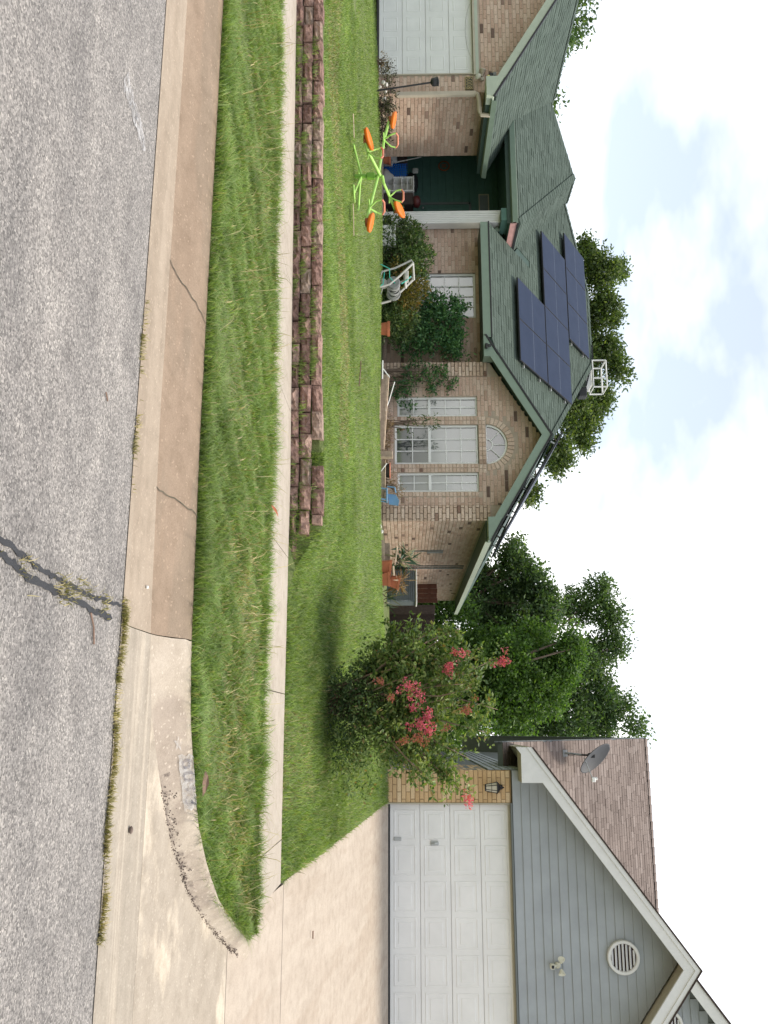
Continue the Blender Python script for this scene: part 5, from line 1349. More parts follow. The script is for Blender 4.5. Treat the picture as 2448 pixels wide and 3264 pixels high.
# trees beyond the houses
tree('oak_tree', (-15.2, 36, .95), 3, [(-19.55, 35.4, 10.27, 0.87, 0.87, 0.80), (-19.88, 36.0, 11.22, 0.42, 0.42, 0.38), (-20.45, 36.6, 11.57, 0.25, 0.25, 0.23), (-17.74, 35.7, 10.37, 0.86, 0.86, 0.79), (-16.08, 36.3, 10.52, 0.85, 0.85, 0.79), (-14.77, 35.4, 10.85, 0.60, 0.60, 0.56), (-13.82, 36.0, 9.75, 0.96, 0.96, 0.89), (-12.44, 36.6, 9.38, 0.84, 0.84, 0.77), (-11.20, 35.7, 8.14, 0.83, 0.83, 0.76), (-9.68, 36.3, 6.90, 0.55, 0.55, 0.50), (-13.40, 35.4, 8.54, 1.16, 1.16, 1.07), (-15.54, 36.0, 9.04, 1.22, 1.22, 1.12), (-17.75, 36.6, 9.15, 1.23, 1.23, 1.13), (-20.82, 35.7, 9.92, 0.46, 0.46, 0.42)], 900, 44, .22, 'leaf_tree_olive', .17, .10, 'olive green oak rising behind the brick house roof ridge', .3)
tree('oak_tree', (-29.5, 33, .95), 3, [(-30.5, 33, 8.0, 2.6, 2.0, 1.9), (-27.6, 33.4, 7.4, 1.5, 1.5, 1.0), (-33.5, 33, 8.4, 2.6, 2, 2.2)], 420, 46, .30, 'leaf_tree', .21, .12, 'dark leafy tree showing above the garage roof at far left', .3)
tree('elm_tree', (-4.8, 36, .95), 3, [(-6.66, 35.4, 6.12, 0.86, 0.86, 0.79), (-5.69, 36.0, 6.85, 0.86, 0.86, 0.79), (-5.25, 36.6, 5.50, 1.24, 1.24, 1.14), (-4.48, 35.7, 7.27, 0.95, 0.95, 0.87), (-3.83, 36.3, 5.08, 1.13, 1.13, 1.04), (-3.36, 35.4, 6.20, 1.22, 1.22, 1.12), (-4.96, 36.0, 4.36, 0.95, 0.95, 0.87), (-6.12, 36.6, 4.76, 0.77, 0.77, 0.70)], 620, 44, .23, 'leaf_tree', .17, .10, 'tall dark tree behind the right end of the brick house', .24)
tree('elm_tree', (-1.6, 42, .95), 3, [(-6.12, 41.4, 10.79, 0.75, 0.75, 0.69), (-5.01, 42.0, 11.34, 0.79, 0.79, 0.73), (-5.56, 42.6, 9.88, 0.93, 0.93, 0.85), (-3.76, 41.7, 11.53, 0.66, 0.66, 0.60), (-3.16, 42.3, 10.63, 1.05, 1.05, 0.96), (-2.51, 41.4, 9.51, 1.19, 1.19, 1.10), (-1.45, 42.0, 10.75, 0.97, 0.97, 0.89), (-0.99, 42.6, 11.68, 0.64, 0.64, 0.59), (-0.03, 41.7, 12.19, 0.51, 0.51, 0.47), (0.02, 42.3, 10.45, 1.07, 1.07, 0.98), (-0.40, 41.4, 9.19, 1.29, 1.29, 1.18), (-1.87, 42.0, 8.19, 1.30, 1.30, 1.20), (0.23, 42.6, 7.88, 1.18, 1.18, 1.08), (-0.19, 41.7, 6.41, 1.07, 1.07, 0.99)], 860, 42, .25, 'leaf_tree', .18, .105, 'tallest open crowned tree between the two houses, far back', .26)
tree('ash_tree', (-1.5, 33, .95), 3, [(-2.74, 32.4, 7.68, 0.65, 0.65, 0.60), (-1.97, 33.0, 7.31, 0.72, 0.72, 0.66), (-2.82, 33.6, 6.49, 0.95, 0.95, 0.87), (-1.81, 32.7, 5.94, 1.02, 1.02, 0.94), (-1.14, 33.3, 6.76, 0.76, 0.76, 0.70), (-2.48, 32.4, 5.11, 1.03, 1.03, 0.95), (-1.14, 33.0, 4.73, 1.02, 1.02, 0.94), (-0.48, 33.6, 5.72, 0.84, 0.84, 0.78), (-0.31, 32.7, 4.03, 0.84, 0.84, 0.78), (-2.82, 33.3, 3.92, 0.86, 0.86, 0.79)], 800, 52, .22, 'leaf_tree_dark', .145, .085, 'dense deep green rounded tree behind the crape myrtle', .24)

tree('privet_hedge', (-2.0, 32.0, .95), 3, [(-4.2, 32.2, 2.6, 1.0, .6, 1.7), (-2.9, 32.0, 2.2, 1.1, .8, 1.4), (-1.6, 32.0, 2.2, 1.2, .8, 1.4), (-.3, 32.0, 2.3, 1.2, .8, 1.5), (.9, 32.2, 2.4, 1.0, .7, 1.6)], 620, 42, .24, 'leaf_tree_dark', .16, .09, 'shadowy hedge rising behind the board fence', .08, cat='hedge')

# ================================================================== crape myrtle
CB = Vector((-.30, 11.3, lawn(-.3, 11.3)))
cm = thing('crape_myrtle', CB, 'big green crape myrtle shrub with pink flower heads on the lawn', 'shrub')
st = MB(); tips = []
rc = random.Random(12)
targets = []
for k in range(46):
    a = rc.uniform(-1, 1); up = rc.uniform(.25, 1)
    tx = -.30 + a * (1.0 if a < 0 else .92) * math.sin(up * 2.0 + .35) ; ty = 11.3 + rc.uniform(-.75, .8) * math.sin(up * 2.2 + .3); tz = CB.z + .35 + up * 1.75 * (1 - .16 * abs(a))
    targets.append((tx, ty, tz))
targets += [(-.82, 11.2, 2.72), (-.72, 11.0, 2.45), (.80, 11.0, 2.30), (.70, 11.1, 2.15), (-.2, 11.2, 2.75), (.1, 11.3, 2.70), (-1.25, 11.25, 1.95), (-1.2, 11.1, 2.3), (-1.2, 11.4, 1.45), (.6, 11.0, 1.7)]
LP, LD = [], []
for (tx, ty, tz) in targets:
    p0 = CB + Vector((rc.uniform(-.16, .16), rc.uniform(-.12, .12), -.03)); p3 = Vector((tx, ty, tz))
    p1 = p0.lerp(p3, .35) + Vector((0, 0, .18)); p2 = p0.lerp(p3, .7) + Vector((rc.uniform(-.08, .08), rc.uniform(-.08, .08), .12))
    pts = [p0, p1, p2, p3]; st.tube(pts, [.014, .011, .008, .003], 5)
    bez = lambda q: Vector(p0) * (1 - q) ** 3 + Vector(p1) * 3 * q * (1 - q) ** 2 + Vector(p2) * 3 * q * q * (1 - q) + Vector(p3) * q ** 3
    for j in range(27):
        q = rc.uniform(.30, 1.0) ** .8; c = bez(q); sd_ = Vector((rc.gauss(0, 1), rc.gauss(0, 1), rc.gauss(.25, .7))).normalized()
        ln = rc.uniform(.10, .34); e = c + sd_ * ln
        for i in range(13):
            u_ = rc.uniform(.1, 1.05); LP.append(c + sd_ * ln * u_ + Vector((rc.gauss(0, .015), rc.gauss(0, .015), rc.gauss(0, .015)))); LD.append(sd_ * .55 + Vector((rc.gauss(0, .8), rc.gauss(0, .8), rc.gauss(0, .6))))
st.build('stems', 'bark_pale', cm, smooth=True)
LP = np.array(LP); LD = np.array(LD); leaf_mesh('foliage', LP, LD, .068, .034, 'leaf_myrtle', cm)
# low suckers at the foot
P, C_, d = clumps([(-.42, 11.2, CB.z + .18, .38, .35, .22), (.05, 11.25, CB.z + .2, .5, .4, .3), (-.3, 11.05, CB.z + .42, .5, .3, .3)], 230, 17, .055)
leaf_mesh('foliage', P, d * .5 + rng.normal(0, .8, P.shape), .05, .024, 'leaf_shrub_dark', cm)
P, C_, d = clumps([(.45, 11.1, CB.z + .34, .42, .35, .32), (-.65, 11.3, CB.z + .55, .45, .3, .3), (.1, 11.0, CB.z + .6, .7, .4, .35)], 170, 14, .06)
leaf_mesh('foliage', P, d * .5 + rng.normal(0, .8, P.shape), .055, .026, 'leaf_myrtle', cm)
for (fx, fz, r_, fy, mat) in [(-.72, 2.17, .105, 10.75, 'petal_pink'), (-.91, 2.30, .085, 10.85, 'petal_pink'), (-.80, 2.79, .10, 11.15, 'petal_pink'), (-.48, 1.66, .095, 10.55, 'petal_pink'), (-.38, 1.76, .08, 10.55, 'petal_pink'), (-.13, 1.87, .09, 10.5, 'petal_pink'), (-.02, 1.79, .105, 10.5, 'petal_pink'),
                              (.05, 1.90, .07, 10.5, 'petal_pink'), (-.22, 1.70, .06, 10.5, 'petal_pink'), (-.21, 2.40, .085, 10.6, 'petal_faded'), (.14, 1.78, .09, 10.45, 'petal_faded'), (.86, 2.37, .08, 10.9, 'petal_pink'), (-.54, 1.29, .06, 10.6, 'petal_faded'), (-.36, 1.42, .06, 10.6, 'petal_faded'), (.02, 2.12, .05, 10.5, 'petal_faded'), (.16, 1.58, .06, 10.5, 'petal_faded')]:
    r_ *= .88; k_ = fy / 11.3; x_ = fx * k_; z_ = 1.6 + (fz - 1.6) * k_
    nn = int(900 * (r_ / .1) ** 2 * .32); d = rng.normal(0, 1, (nn, 3)); d /= np.linalg.norm(d, axis=1)[:, None]
    nb = 9; lob = rng.normal(0, .55, (nb, 3)) * np.array([.9, .7, 1.0]); ci = rng.integers(0, nb, nn)
    P = np.array([x_, fy, z_]) + (lob[ci] + d * rng.uniform(.25, .5, nn)[:, None]) * r_
    leaf_mesh('flower_head', P, d + rng.normal(0, .6, P.shape), .022, .020, mat, cm)

# ================================================================== house-front planting
def shrub(name, base, blobs, n_clump, per, sig, leaf, L_, W_, label, upright=.3, cat='shrub', stems=10, droop=0.0):
    t = thing(name, base, label, cat); P, C_, d = clumps(blobs, n_clump, per, sig, (.3, 1.0)); m = MB(); b_ = Vector(base)
    for k in range(stems):
        c = Vector(C_[k]); m.tube([b_ + Vector((rng.normal(0, .06), rng.normal(0, .05), -.02)), b_.lerp(c, .5) + Vector((0, 0, .08)), c], [.012, .009, .003], 5)
    m.build('stems', 'bark', t)
    Dv = d * .5 + rng.normal(0, .7, P.shape); Dv[:, 2] += upright - droop
    leaf_mesh('foliage', P, Dv, L_, W_, leaf, t); return t
gz_ = 1.08
shrub('nandina_shrub', (-10.3, 17.7, gz_), [(-10.7, 17.7, 1.55, .55, .4, .5), (-10.0, 17.6, 1.75, .55, .45, .5), (-10.3, 17.7, 1.3, .8, .45, .3), (-9.5, 17.7, 1.45, .5, .4, .4)], 340, 30, .085, 'leaf_shrub_dark', .09, .036, 'tall dark shrub beside the white porch column')
shrub('nandina_shrub', (-9.3, 17.55, gz_), [(-9.25, 17.5, 1.75, .42, .3, .38), (-8.9, 17.5, 1.6, .4, .3, .3), (-9.6, 17.4, 1.55, .35, .3, .3)], 130, 28, .075, 'leaf_shrub_yellow', .07, .028, 'yellowing shrub in front of the main window')
shrub('nandina_shrub', (-8.9, 17.8, gz_), [(-9.1, 17.7, 1.3, .8, .4, .28), (-8.6, 17.7, 1.45, .45, .4, .4)], 300, 26, .085, 'leaf_shrub_dark', .08, .03, 'low shadowy shrub under the main window behind the hose reel')
shrub('climbing_bush', (-8.75, 18.2, gz_), [(-8.75, 18.25, 2.35, .62, .3, .55), (-8.45, 18.25, 1.9, .5, .3, .45), (-9.05, 18.2, 2.7, .4, .25, .35), (-8.3, 18.3, 2.75, .35, .25, .3), (-9.2, 18.1, 2.2, .35, .25, .35)], 250, 24, .085, 'leaf_vine', .105, .038, 'bright leafy climber covering the right half of the main window', .0, droop=.35)
shrub('climbing_bush', (-7.3, 18.0, gz_), [(-7.45, 18.1, 1.7, .2, .15, .45), (-7.25, 18.1, 1.5, .25, .15, .3), (-7.25, 18.1, 2.2, .2, .12, .25), (-6.9, 18.05, 1.7, .2, .12, .3), (-7.6, 18.1, 2.3, .12, .1, .3)], 62, 16, .07, 'leaf_vine', .095, .036, 'dark climber at the left window of the bump out', .0, droop=.2)
shrub('climbing_bush', (-7.5, 17.9, gz_), [(-7.68, 18.2, 2.25, .12, .06, .35), (-7.35, 18.2, 2.6, .25, .06, .22), (-7.75, 18.2, 1.8, .15, .08, .3)], 34, 12, .06, 'leaf_vine', .08, .03, 'thin bright vine climbing the left brick corner', .3, stems=14)
shrub('young_tree', (-6.2, 17.6, gz_), [(-6.28, 17.7, 2.15, .16, .12, .28), (-6.2, 17.7, 1.75, .2, .14, .3)], 22, 9, .05, 'leaf_shrub_dark', .085, .028, 'spindly sapling in front of the middle window', .1, stems=12)
shrub('dry_plant', (-5.9, 17.5, gz_), [(-6.1, 17.5, 1.22, .5, .2, .14), (-5.6, 17.5, 1.2, .3, .2, .12)], 60, 14, .05, 'leaf_dry', .09, .014, 'dry straw plants in the wooden edged bed', .4)
shrub('dry_plant', (-4.9, 17.5, gz_), [(-4.9, 17.55, 1.3, .28, .18, .2), (-4.75, 17.55, 1.45, .15, .12, .15)], 46, 14, .06, 'leaf_dry', .07, .010, 'wispy dry plant beside the blue chair', .5, stems=16)
shrub('purple_shrub', (-12.75, 15.9, 1.08), [(-12.7, 15.8, 1.28, .35, .25, .18), (-12.35, 15.85, 1.22, .3, .25, .16), (-13.35, 15.8, 1.3, .25, .2, .16), (-11.95, 15.9, 1.2, .25, .2, .14)], 120, 16, .06, 'leaf_purple', .055, .026, 'small purplish shrub around the leaning path lantern')
shrub('weed_clump', (-13.6, 15.7, 1.05), [(-13.6, 15.8, 1.16, .25, .15, .12)], 26, 10, .05, 'leaf_dry', .05, .016, 'scraggly weed at the foot of the left garage door')
shrub('aloe_plant', (-3.3, 17.4, 1.4), [(-3.28, 17.4, 1.55, .16, .12, .12)], 14, 5, .05, 'leaf_aloe', .30, .05, 'dark spiky aloe behind the stacked planters', .25, 'plant', stems=3)
shrub('aloe_plant', (-2.75, 17.2, 1.3), [(-2.74, 17.2, 1.48, .14, .12, .08)], 14, 5, .05, 'leaf_dry', .26, .035, 'pale spiky plant in the top terracotta planter', .1, 'plant', stems=3, droop=.2)
shrub('flax_plant', (-2.45, 17.3, 1.1), [(-2.45, 17.3, 1.2, .2, .12, .08)], 12, 4, .05, 'leaf_aloe', .40, .025, 'long bladed plant arching right of the planters', .9, 'plant', stems=3)
# rock pile by the path lantern
t = thing('stone_pile', (-13.0, 15.75, 1.06), 'pale stones heaped below the plaque wall', 'stones')
for k in range(5):
    m = MB(); r_ = rb.uniform(.05, .075); m.lathe((0, 0, 0), [(.001, -r_ * .6), (r_ * .8, -r_ * .4), (r_, 0), (r_ * .7, r_ * .5), (.001, r_ * .65)], 7)
    m.xf(Matrix.Translation((-13.05 + rb.uniform(-.28, .3), 15.85 + rb.uniform(-.1, .1), 1.1 + rb.uniform(0, .22))) @ Euler((rb.uniform(0, 3), rb.uniform(0, 3), 0)).to_matrix().to_4x4()); m.build('stone', 'white_stone', t)
# leaning path lantern
a, b_ = Vector((-12.78, 15.6, 1.02)), Vector((-12.96, 15.6, 2.17)); ax = (b_ - a).normalized()
t = thing('path_lantern', a, 'leaning black pole lantern in front of the brick corner', 'lantern')
MB().tube([a, b_], .018, 8).build('pole', 'black_metal', t)
m = MB(); m.lathe((0, 0, 0), [(.03, 0), (.075, .03), (.085, .06), (.085, .14), (.10, .15), (.09, .165), (.03, .18), (.001, .185)], 6, cap=False); m.xf(Matrix.Translation(b_) @ ax.to_track_quat('Z', 'Y').to_matrix().to_4x4()); m.build('lantern_head', 'dark_plastic', t)

# ================================================================== seesaw
t = thing('seesaw', (-8.43, 12.2, lawn(-8.43, 12.2)), 'lime green four seat seesaw with orange seats on the lawn', 'seesaw')
def at(x, z, y): k_ = y / 12.18; return Vector((x * k_, y, 1.6 + (z - 1.6) * k_))
hub = Vector((-8.43, 12.2, 1.17))
gl0 = lawn(-8.43, 12.2)
MB().tube([(hub.x, hub.y, gl0 + .02), (hub.x, hub.y, 1.06)], .032, 10).build('post', 'lime_dark', t)
MB().cbox(hub.x - .045, hub.x + .045, hub.y - .045, hub.y + .045, 1.02, 1.15, .01).tube([(hub.x, hub.y, 1.13), (hub.x, hub.y, 1.27)], .026, 10).build('hub', 'lime_dark', t)
for (dx, dy) in ((-.42, -.12), (.40, -.14), (-.22, .42), (.26, .4)):
    MB().tube([(hub.x, hub.y, gl0 + .13), (hub.x + dx * .25, hub.y + dy * .25, gl0 + .10), (hub.x + dx, hub.y + dy, lawn(hub.x + dx, hub.y + dy) + .03)], .017, 8).build('leg', 'lime_paint', t)
    ex, ey = hub.x + dx, hub.y + dy; q = Vector((-dy, dx, 0)).normalized() * .16
    MB().tube([Vector((ex, ey, lawn(ex, ey) + .03)) - q, Vector((ex, ey, lawn(ex, ey) + .03)) + q], .017, 8).build('foot_bar', 'lime_paint', t)
def seat(c, d, tilt):
    """slightly dished orange seat with backrest lip; d = outward direction in plan"""
    m = MB(); n = 12; prof = []
    for (r_, h) in ((0.001, .012), (.10, .014), (.125, .03), (.135, .022), (.12, -.012), (.001, -.02)): prof.append((r_, h))
    m.lathe((0, 0, 0), prof, 20); m.xf(Matrix.Diagonal((1.45, .82, 1.25, 1)))
    ang = math.atan2(d.y, d.x); m.xf(Matrix.Translation(c) @ Matrix.Rotation(ang, 4, 'Z') @ Matrix.Rotation(-tilt, 4, 'Y'))
    return m.build('seat', 'orange_plastic', t, smooth=True)
def arm(pts, seat_c, hb, low):
    """beam, seat, handle loop and foot peg of one end"""
    MB().tube(pts, .023, 10).build('beam', 'lime_paint', t)
    d = Vector((pts[-1][0] - pts[0][0], pts[-1][1] - pts[0][1], 0)).normalized(); s_ = Vector((-d.y, d.x, 0))
    tl = math.atan2(pts[-1][2] - pts[-2][2], (Vector(pts[-1]) - Vector(pts[-2])).to_2d().length)
    seat(Vector(seat_c), d, tl)
    MB().cbox(seat_c[0] - .05, seat_c[0] + .05, seat_c[1] - .05, seat_c[1] + .05, seat_c[2] - .07, seat_c[2] - .02, .01).build('seat_bracket', 'rust_sign', t)
    h = Vector(hb); loop = [h + s_ * .01, h + s_ * .10 + Vector((0, 0, .10)) - d * .03, h + s_ * .13 + Vector((0, 0, .19)) - d * .02]
    loop2 = [h - s_ * .01, h - s_ * .10 + Vector((0, 0, .10)) - d * .03, h - s_ * .13 + Vector((0, 0, .19)) - d * .02]
    for l_ in (loop, loop2): MB().tube(l_, .013, 8).build('handle_tube', 'lime_paint', t)
    MB().tube([loop[-1], loop[-1] + Vector((0, 0, .03)) - s_ * .05, loop2[-1] + Vector((0, 0, .03)) + s_ * .05, loop2[-1]], .016, 8).build('handle_grip', 'salmon_grip', t)
    f = h - d * .02 + Vector((0, 0, -.01)); MB().tube([f - s_ * .14, f + s_ * .14], .012, 8).build('foot_peg', 'lime_paint', t)
yl, yr = 12.75, 11.75
arm([hub + Vector((0, 0, .03)), at(-9.07, 1.295, yl - .15), at(-9.42, 1.375, yl)], at(-9.43, 1.435, yl), at(-9.07, 1.30, yl - .2), False)
arm([hub + Vector((0, 0, .03)), at(-7.84, 1.07, yr + .1), at(-7.60, 1.01, yr)], at(-7.60, 1.075, yr), at(-7.85, 1.075, yr + .12), True)
yl, yr = 11.6, 12.95
arm([hub + Vector((0, 0, .07)), at(-8.86, 1.04, yl + .15), at(-9.06, .985, yl)], at(-9.08, 1.04, yl), at(-8.85, 1.05, yl + .15), True)
arm([hub + Vector((0, 0, .10)), hub + Vector((.10, .05, .12)), at(-8.04, 1.385, yr - .15), at(-7.82, 1.47, yr)], at(-7.82, 1.525, yr), at(-8.04, 1.39, yr - .15), False)

# ================================================================== hose reel cart
kf = .955
def hp(x, z, y): return Vector((x * kf, y, 1.6 + (z - 1.6) * kf))
t = thing('hose_reel', hp(-9.0, 1.05, 16.1), 'grey plastic hose reel cart leaning among the shrubs', 'hose reel')
Y0, Y1 = 16.12, 16.42
for (dx, yy, nm) in ((0, Y0, 'side_frame'), (.24, Y1, 'side_frame')):
    sh = .22 if dx else 0
    p = [hp(-8.98 + sh, 1.02, yy), hp(-9.06 + sh, 1.30, yy), hp(-9.26 + sh, 1.52, yy), hp(-9.55 + sh, 1.80, yy)]
    q = [hp(-9.50 + sh, 1.68, yy), hp(-9.28 + sh, 1.38, yy), hp(-9.20 + sh, 1.18, yy), hp(-9.22 + sh, 1.05, yy)]
    m = MB(); outer = [p[0], p[1], p[2], p[3], hp(-9.63 + sh, 1.80, yy), hp(-9.55 + sh, 1.58, yy), hp(-9.40 + sh, 1.36, yy), hp(-9.36 + sh, 1.14, yy), hp(-9.15 + sh, 1.10, yy)]
    m.tube([p[0], p[1], p[2], p[3]], .022, 6).tube([p[3], hp(-9.62 + sh, 1.77, yy), hp(-9.44 + sh, 1.42, yy), hp(-9.36 + sh, 1.14, yy), p[0]], .02, 6); m.build(nm, 'grey_plastic', t)
for (a, b_, r_) in ((hp(-9.55, 1.80, Y0), hp(-9.33, 1.82, Y1), .022), (hp(-8.98, 1.02, Y0), hp(-8.78, 1.04, Y1), .022), (hp(-9.36, 1.62, Y0), hp(-9.14, 1.64, Y1), .03)): MB().tube([a, b_], r_, 6).build('crossbar', 'grey_plastic', t)
MB().cbox(*(lambda c: (c.x - .07, c.x + .07, Y0, Y1, c.z - .04, c.z + .04))(hp(-9.32, 1.66, 0)), .015).build('tray', 'grey_plastic', t)
drum = hp(-9.13, 1.38, Y0 + .13)
for yy in (Y0 + .02, Y1 - .03):
    m = MB(); m.lathe((drum.x + (yy - Y0) * .6, yy, drum.z), [(.04, -.008), (.12, -.01), (.135, 0), (.12, .01), (.04, .008)], 24, 'Y'); m.build('drum_flange', 'grey_metal', t)
m = MB()
hose = []
for i in range(200):
    w = i * .32; r_ = .10 + .012 * (i // 60); yy = Y0 + .05 + (.5 - .5 * math.cos(i * .05)) * .2
    hose.append((drum.x + (yy - Y0) * .6 + r_ * math.cos(w), yy, drum.z + r_ * math.sin(w)))
m.tube(hose, .012, 5); m.build('hose_coil', 'cloth_grey', t)
MB().tube([drum + Vector((.05, -.1, .05)), hp(-9.2, 1.30, Y0 - .05), hp(-9.38, 1.30, Y0 - .08), hp(-9.47, 1.10, Y0 - .12), hp(-9.50, .98, Y0 - .2)], .011, 6).build('hose_end', 'hose_teal', t)
MB().tube([drum + Vector((-.2, -.14, -.18)), hp(-9.05, 1.16, Y0 - .02), hp(-8.99, 1.04, Y0 - .03)], .011, 6).tube([hp(-9.13, 1.55, Y0 + .1), hp(-9.22, 1.66, Y0 + .12), hp(-9.33, 1.75, Y0 + .15)], .011, 6).build('hose_end', 'hose_teal', t)
m = MB(); m.lathe((drum.x - .12, Y1, 1.16), [(.04, -.03), (.10, -.03), (.11, 0), (.10, .03), (.04, .03)], 20, 'Y', cap=True); m.build('wheel', 'grey_plastic', t)

# ================================================================== pots, boxes, porch clutter
def pot(name, c, r_, h, mat, label, cat='pot', flare=.72):
    t_ = thing(name, c, label, cat); m = MB()
    m.lathe(c, [(.001, 0), (r_ * flare, 0), (r_ * .97, h * .80), (r_ * 1.08, h * .80), (r_ * 1.08, h), (r_ * .95, h), (r_ * .9, h * .85)], 24); m.build('shell', mat, t_)
    MB().lathe((c[0], c[1], c[2]), [(r_ * .93, h * .86), (.001, h * .88)], 20).build('soil', 'bed_soil', t_); return t_
pot('flower_pot', (-8.22, 17.25, 1.03), .15, .27, 'terracotta', 'terracotta pot under the leafy climber')
pot('flower_pot', (-13.35, 18.55, 1.10), .2, .20, 'terracotta', 'wide terracotta pot at the porch edge by the garage wall', flare=.8)
t = thing('white_cooler', (-10.55, 17.45, 1.06), 'white cooler box half hidden by the dark shrub', 'cooler')
MB().cbox(-10.80, -10.30, 17.4, 17.72, 1.06, 1.36, .02).build('body', 'white_paint', t); MB().cbox(-10.82, -10.28, 17.38, 17.74, 1.365, 1.43, .02).build('lid', 'trim_grey_white', t)
t = thing('plastic_crate', (-13.2, 18.9, 1.12), 'blue slatted plastic crate on the porch', 'crate')
m = MB()
for i in range(7):
    z_ = 1.28 + i * .058; m.box(-13.36, -13.04, 18.86, 18.875, z_, z_ + .035).box(-13.36, -13.04, 19.16, 19.175, z_, z_ + .035).box(-13.36, -13.345, 18.875, 19.16, z_, z_ + .035).box(-13.055, -13.04, 18.875, 19.16, z_, z_ + .035)
for i in range(6):
    x_ = -13.36 + i * .06; m.box(x_, x_ + .02, 18.852, 18.86, 1.12, 1.70)
m.box(-13.36, -13.04, 18.862, 19.17, 1.12, 1.27); m.build('slats', 'blue_plastic', t)
t = thing('storage_box', (-13.62, 19.0, 1.12), 'white box with a dark tub on top beside the porch brick wall', 'box')
MB().cbox(-13.82, -13.44, 18.88, 19.2, 1.12, 1.44, .015).build('box', 'white_paint', t); MB().cbox(-13.80, -13.46, 18.9, 19.2, 1.445, 1.70, .04).build('tub', 'dark_brown', t)
t = thing('broom', (-13.34, 18.78, 1.12), 'pale handled broom leaning over the blue crate', 'broom')
MB().tube([(-13.33, 18.78, 1.34), (-13.53, 18.84, 2.04)], .012, 6).build('handle', 'grey_plastic', t); MB().cbox(-13.42, -13.25, 18.74, 18.82, 1.12, 1.34, .02).build('bristles', 'cloth_grey', t)
t = thing('grill', (-13.2, 19.5, 1.12), 'covered black barbecue behind the blue crate', 'barbecue')
m = MB(); m.lathe((-13.25, 19.5, 1.80), [(.001, -.22), (.2, -.18), (.26, 0), (.22, .12), (.10, .17), (.001, .18)], 18); m.build('kettle', 'dark_plastic', t, smooth=True)
m = MB()
for a in (0, 2.1, 4.2): m.tube([(-13.25 + .15 * math.cos(a), 19.5 + .15 * math.sin(a), 1.66), (-13.25 + .25 * math.cos(a), 19.5 + .25 * math.sin(a), 1.12)], .015, 6)
m.build('legs', 'black_metal', t)
m = MB(); m.cbox(-13.46, -13.32, 19.15, 19.22, 1.82, 1.97, .05); solo(m, 'rag', 'cloth_grey', 'grey rag hung on the covered barbecue', 'rag')
t = thing('cabinet', (-12.84, 18.95, 1.12), 'small white shelf cabinet on the dark porch', 'cabinet')
m = MB(); m.box(-13.03, -13.01, 18.9, 19.2, 1.12, 1.83).box(-12.66, -12.64, 18.9, 19.2, 1.12, 1.83).box(-13.01, -12.66, 19.18, 19.2, 1.12, 1.83)
m.build('carcass', 'white_paint', t)
for z_ in (1.14, 1.36, 1.55, 1.68, 1.80): MB().box(-13.009, -12.661, 18.905, 19.179, z_, z_ + .018).build('shelf', 'trim_grey_white', t)
MB().cbox(-13.05, -12.62, 18.88, 19.22, 1.832, 1.86, .008).build('top', 'trim_grey_white', t)
m = MB(); m.cbox(-12.60, -12.28, 18.9, 19.25, 1.12, 1.84, .02); solo(m, 'trunk_box', 'dark_brown', 'dark brown chest between cabinet and porch column', 'chest')
m = MB(); m.lathe((-12.40, 19.0, 1.845), [(.001, 0), (.13, 0), (.15, .07), (.13, .14), (.05, .17), (.001, .175)], 18); solo(m, 'lidded_pot', 'maroon', 'dark red pot standing on the brown chest', 'pot', smooth=True)
m = MB(); m.lathe((-12.85, 18.62, 1.12), [(.001, 0), (.19, .0), (.20, .06), (.15, .13), (.10, .16), (.04, .24), (.001, .25)], 7); m.xf(Matrix.Translation((-12.85, 18.62, 0)) @ Matrix.Diagonal((1, .6, 1, 1)) @ Matrix.Translation((12.85, -18.62, 0))); solo(m, 'plastic_sack', 'cloth_grey', 'pale grey sack slumped at the porch edge', 'sack', smooth=True)

# ---- garden bed along the bump-out
MB().prism([(-11.8, 16.8, 1.0), (-7.6, 16.8, 1.0), (-7.6, 16.6, 1.0), (-2.5, 16.6, 1.0), (-2.5, 18.3, 1.0), (-4.25, 18.3, 1.0), (-7.88, 18.3, 1.0), (-7.88, 18.75, 1.0), (-11.8, 18.75, 1.0)][::-1], (0, 0, .09)).build('garden_bed', 'bed_soil', None, kind='structure')
def plank(a, b_, w, h, mat, name, label, cat, group=None):
    a = Vector(a); b_ = Vector(b_); d = (b_ - a); l_ = d.length; m = MB(); m.cbox(0, l_, -w / 2, w / 2, -h / 2, h / 2, .006)
    q = d.normalized().to_track_quat('X', 'Z'); m.xf(Matrix.Translation(a) @ q.to_matrix().to_4x4()); return solo(m, name, mat, label, cat, group)
plank((-7.05, 16.95, 1.20), (-5.45, 17.0, 1.11), .04, .13, 'old_wood', 'edging_plank', 'weathered plank edging the bed under the middle window', 'plank')
plank((-7.06, 16.99, 1.285), (-5.44, 17.03, 1.185), .05, .02, 'pale_wood', 'capping_strip', 'pale cap strip on the sagging bed edging plank', 'plank')
plank((-5.28, 17.25, 1.13), (-4.45, 17.25, 1.12), .04, .13, 'old_wood', 'edging_plank', 'short weathered plank between grey post and blue chair', 'plank')
plank((-5.30, 17.22, 1.21), (-4.44, 17.22, 1.20), .03, .016, 'pale_wood', 'capping_strip', 'thin pale strip on the short plank by the blue chair', 'plank')
plank((-6.75, 16.86, 1.10), (-6.0, 16.8, 1.10), .03, .03, 'pale_wood', 'fallen_stick', 'peeled stick lying against the bed edging', 'stick')
m = MB().tube([(-7.30, 16.8, 1.16), (-6.9, 16.8, 1.155)], .016, 6).tube([(-7.12, 16.8, 1.17), (-6.95, 16.85, 1.30)], .014, 6); solo(m, 'white_pipe', 'white_paint', 'white plastic pipe with side branch at the end of the bed', 'pipe')
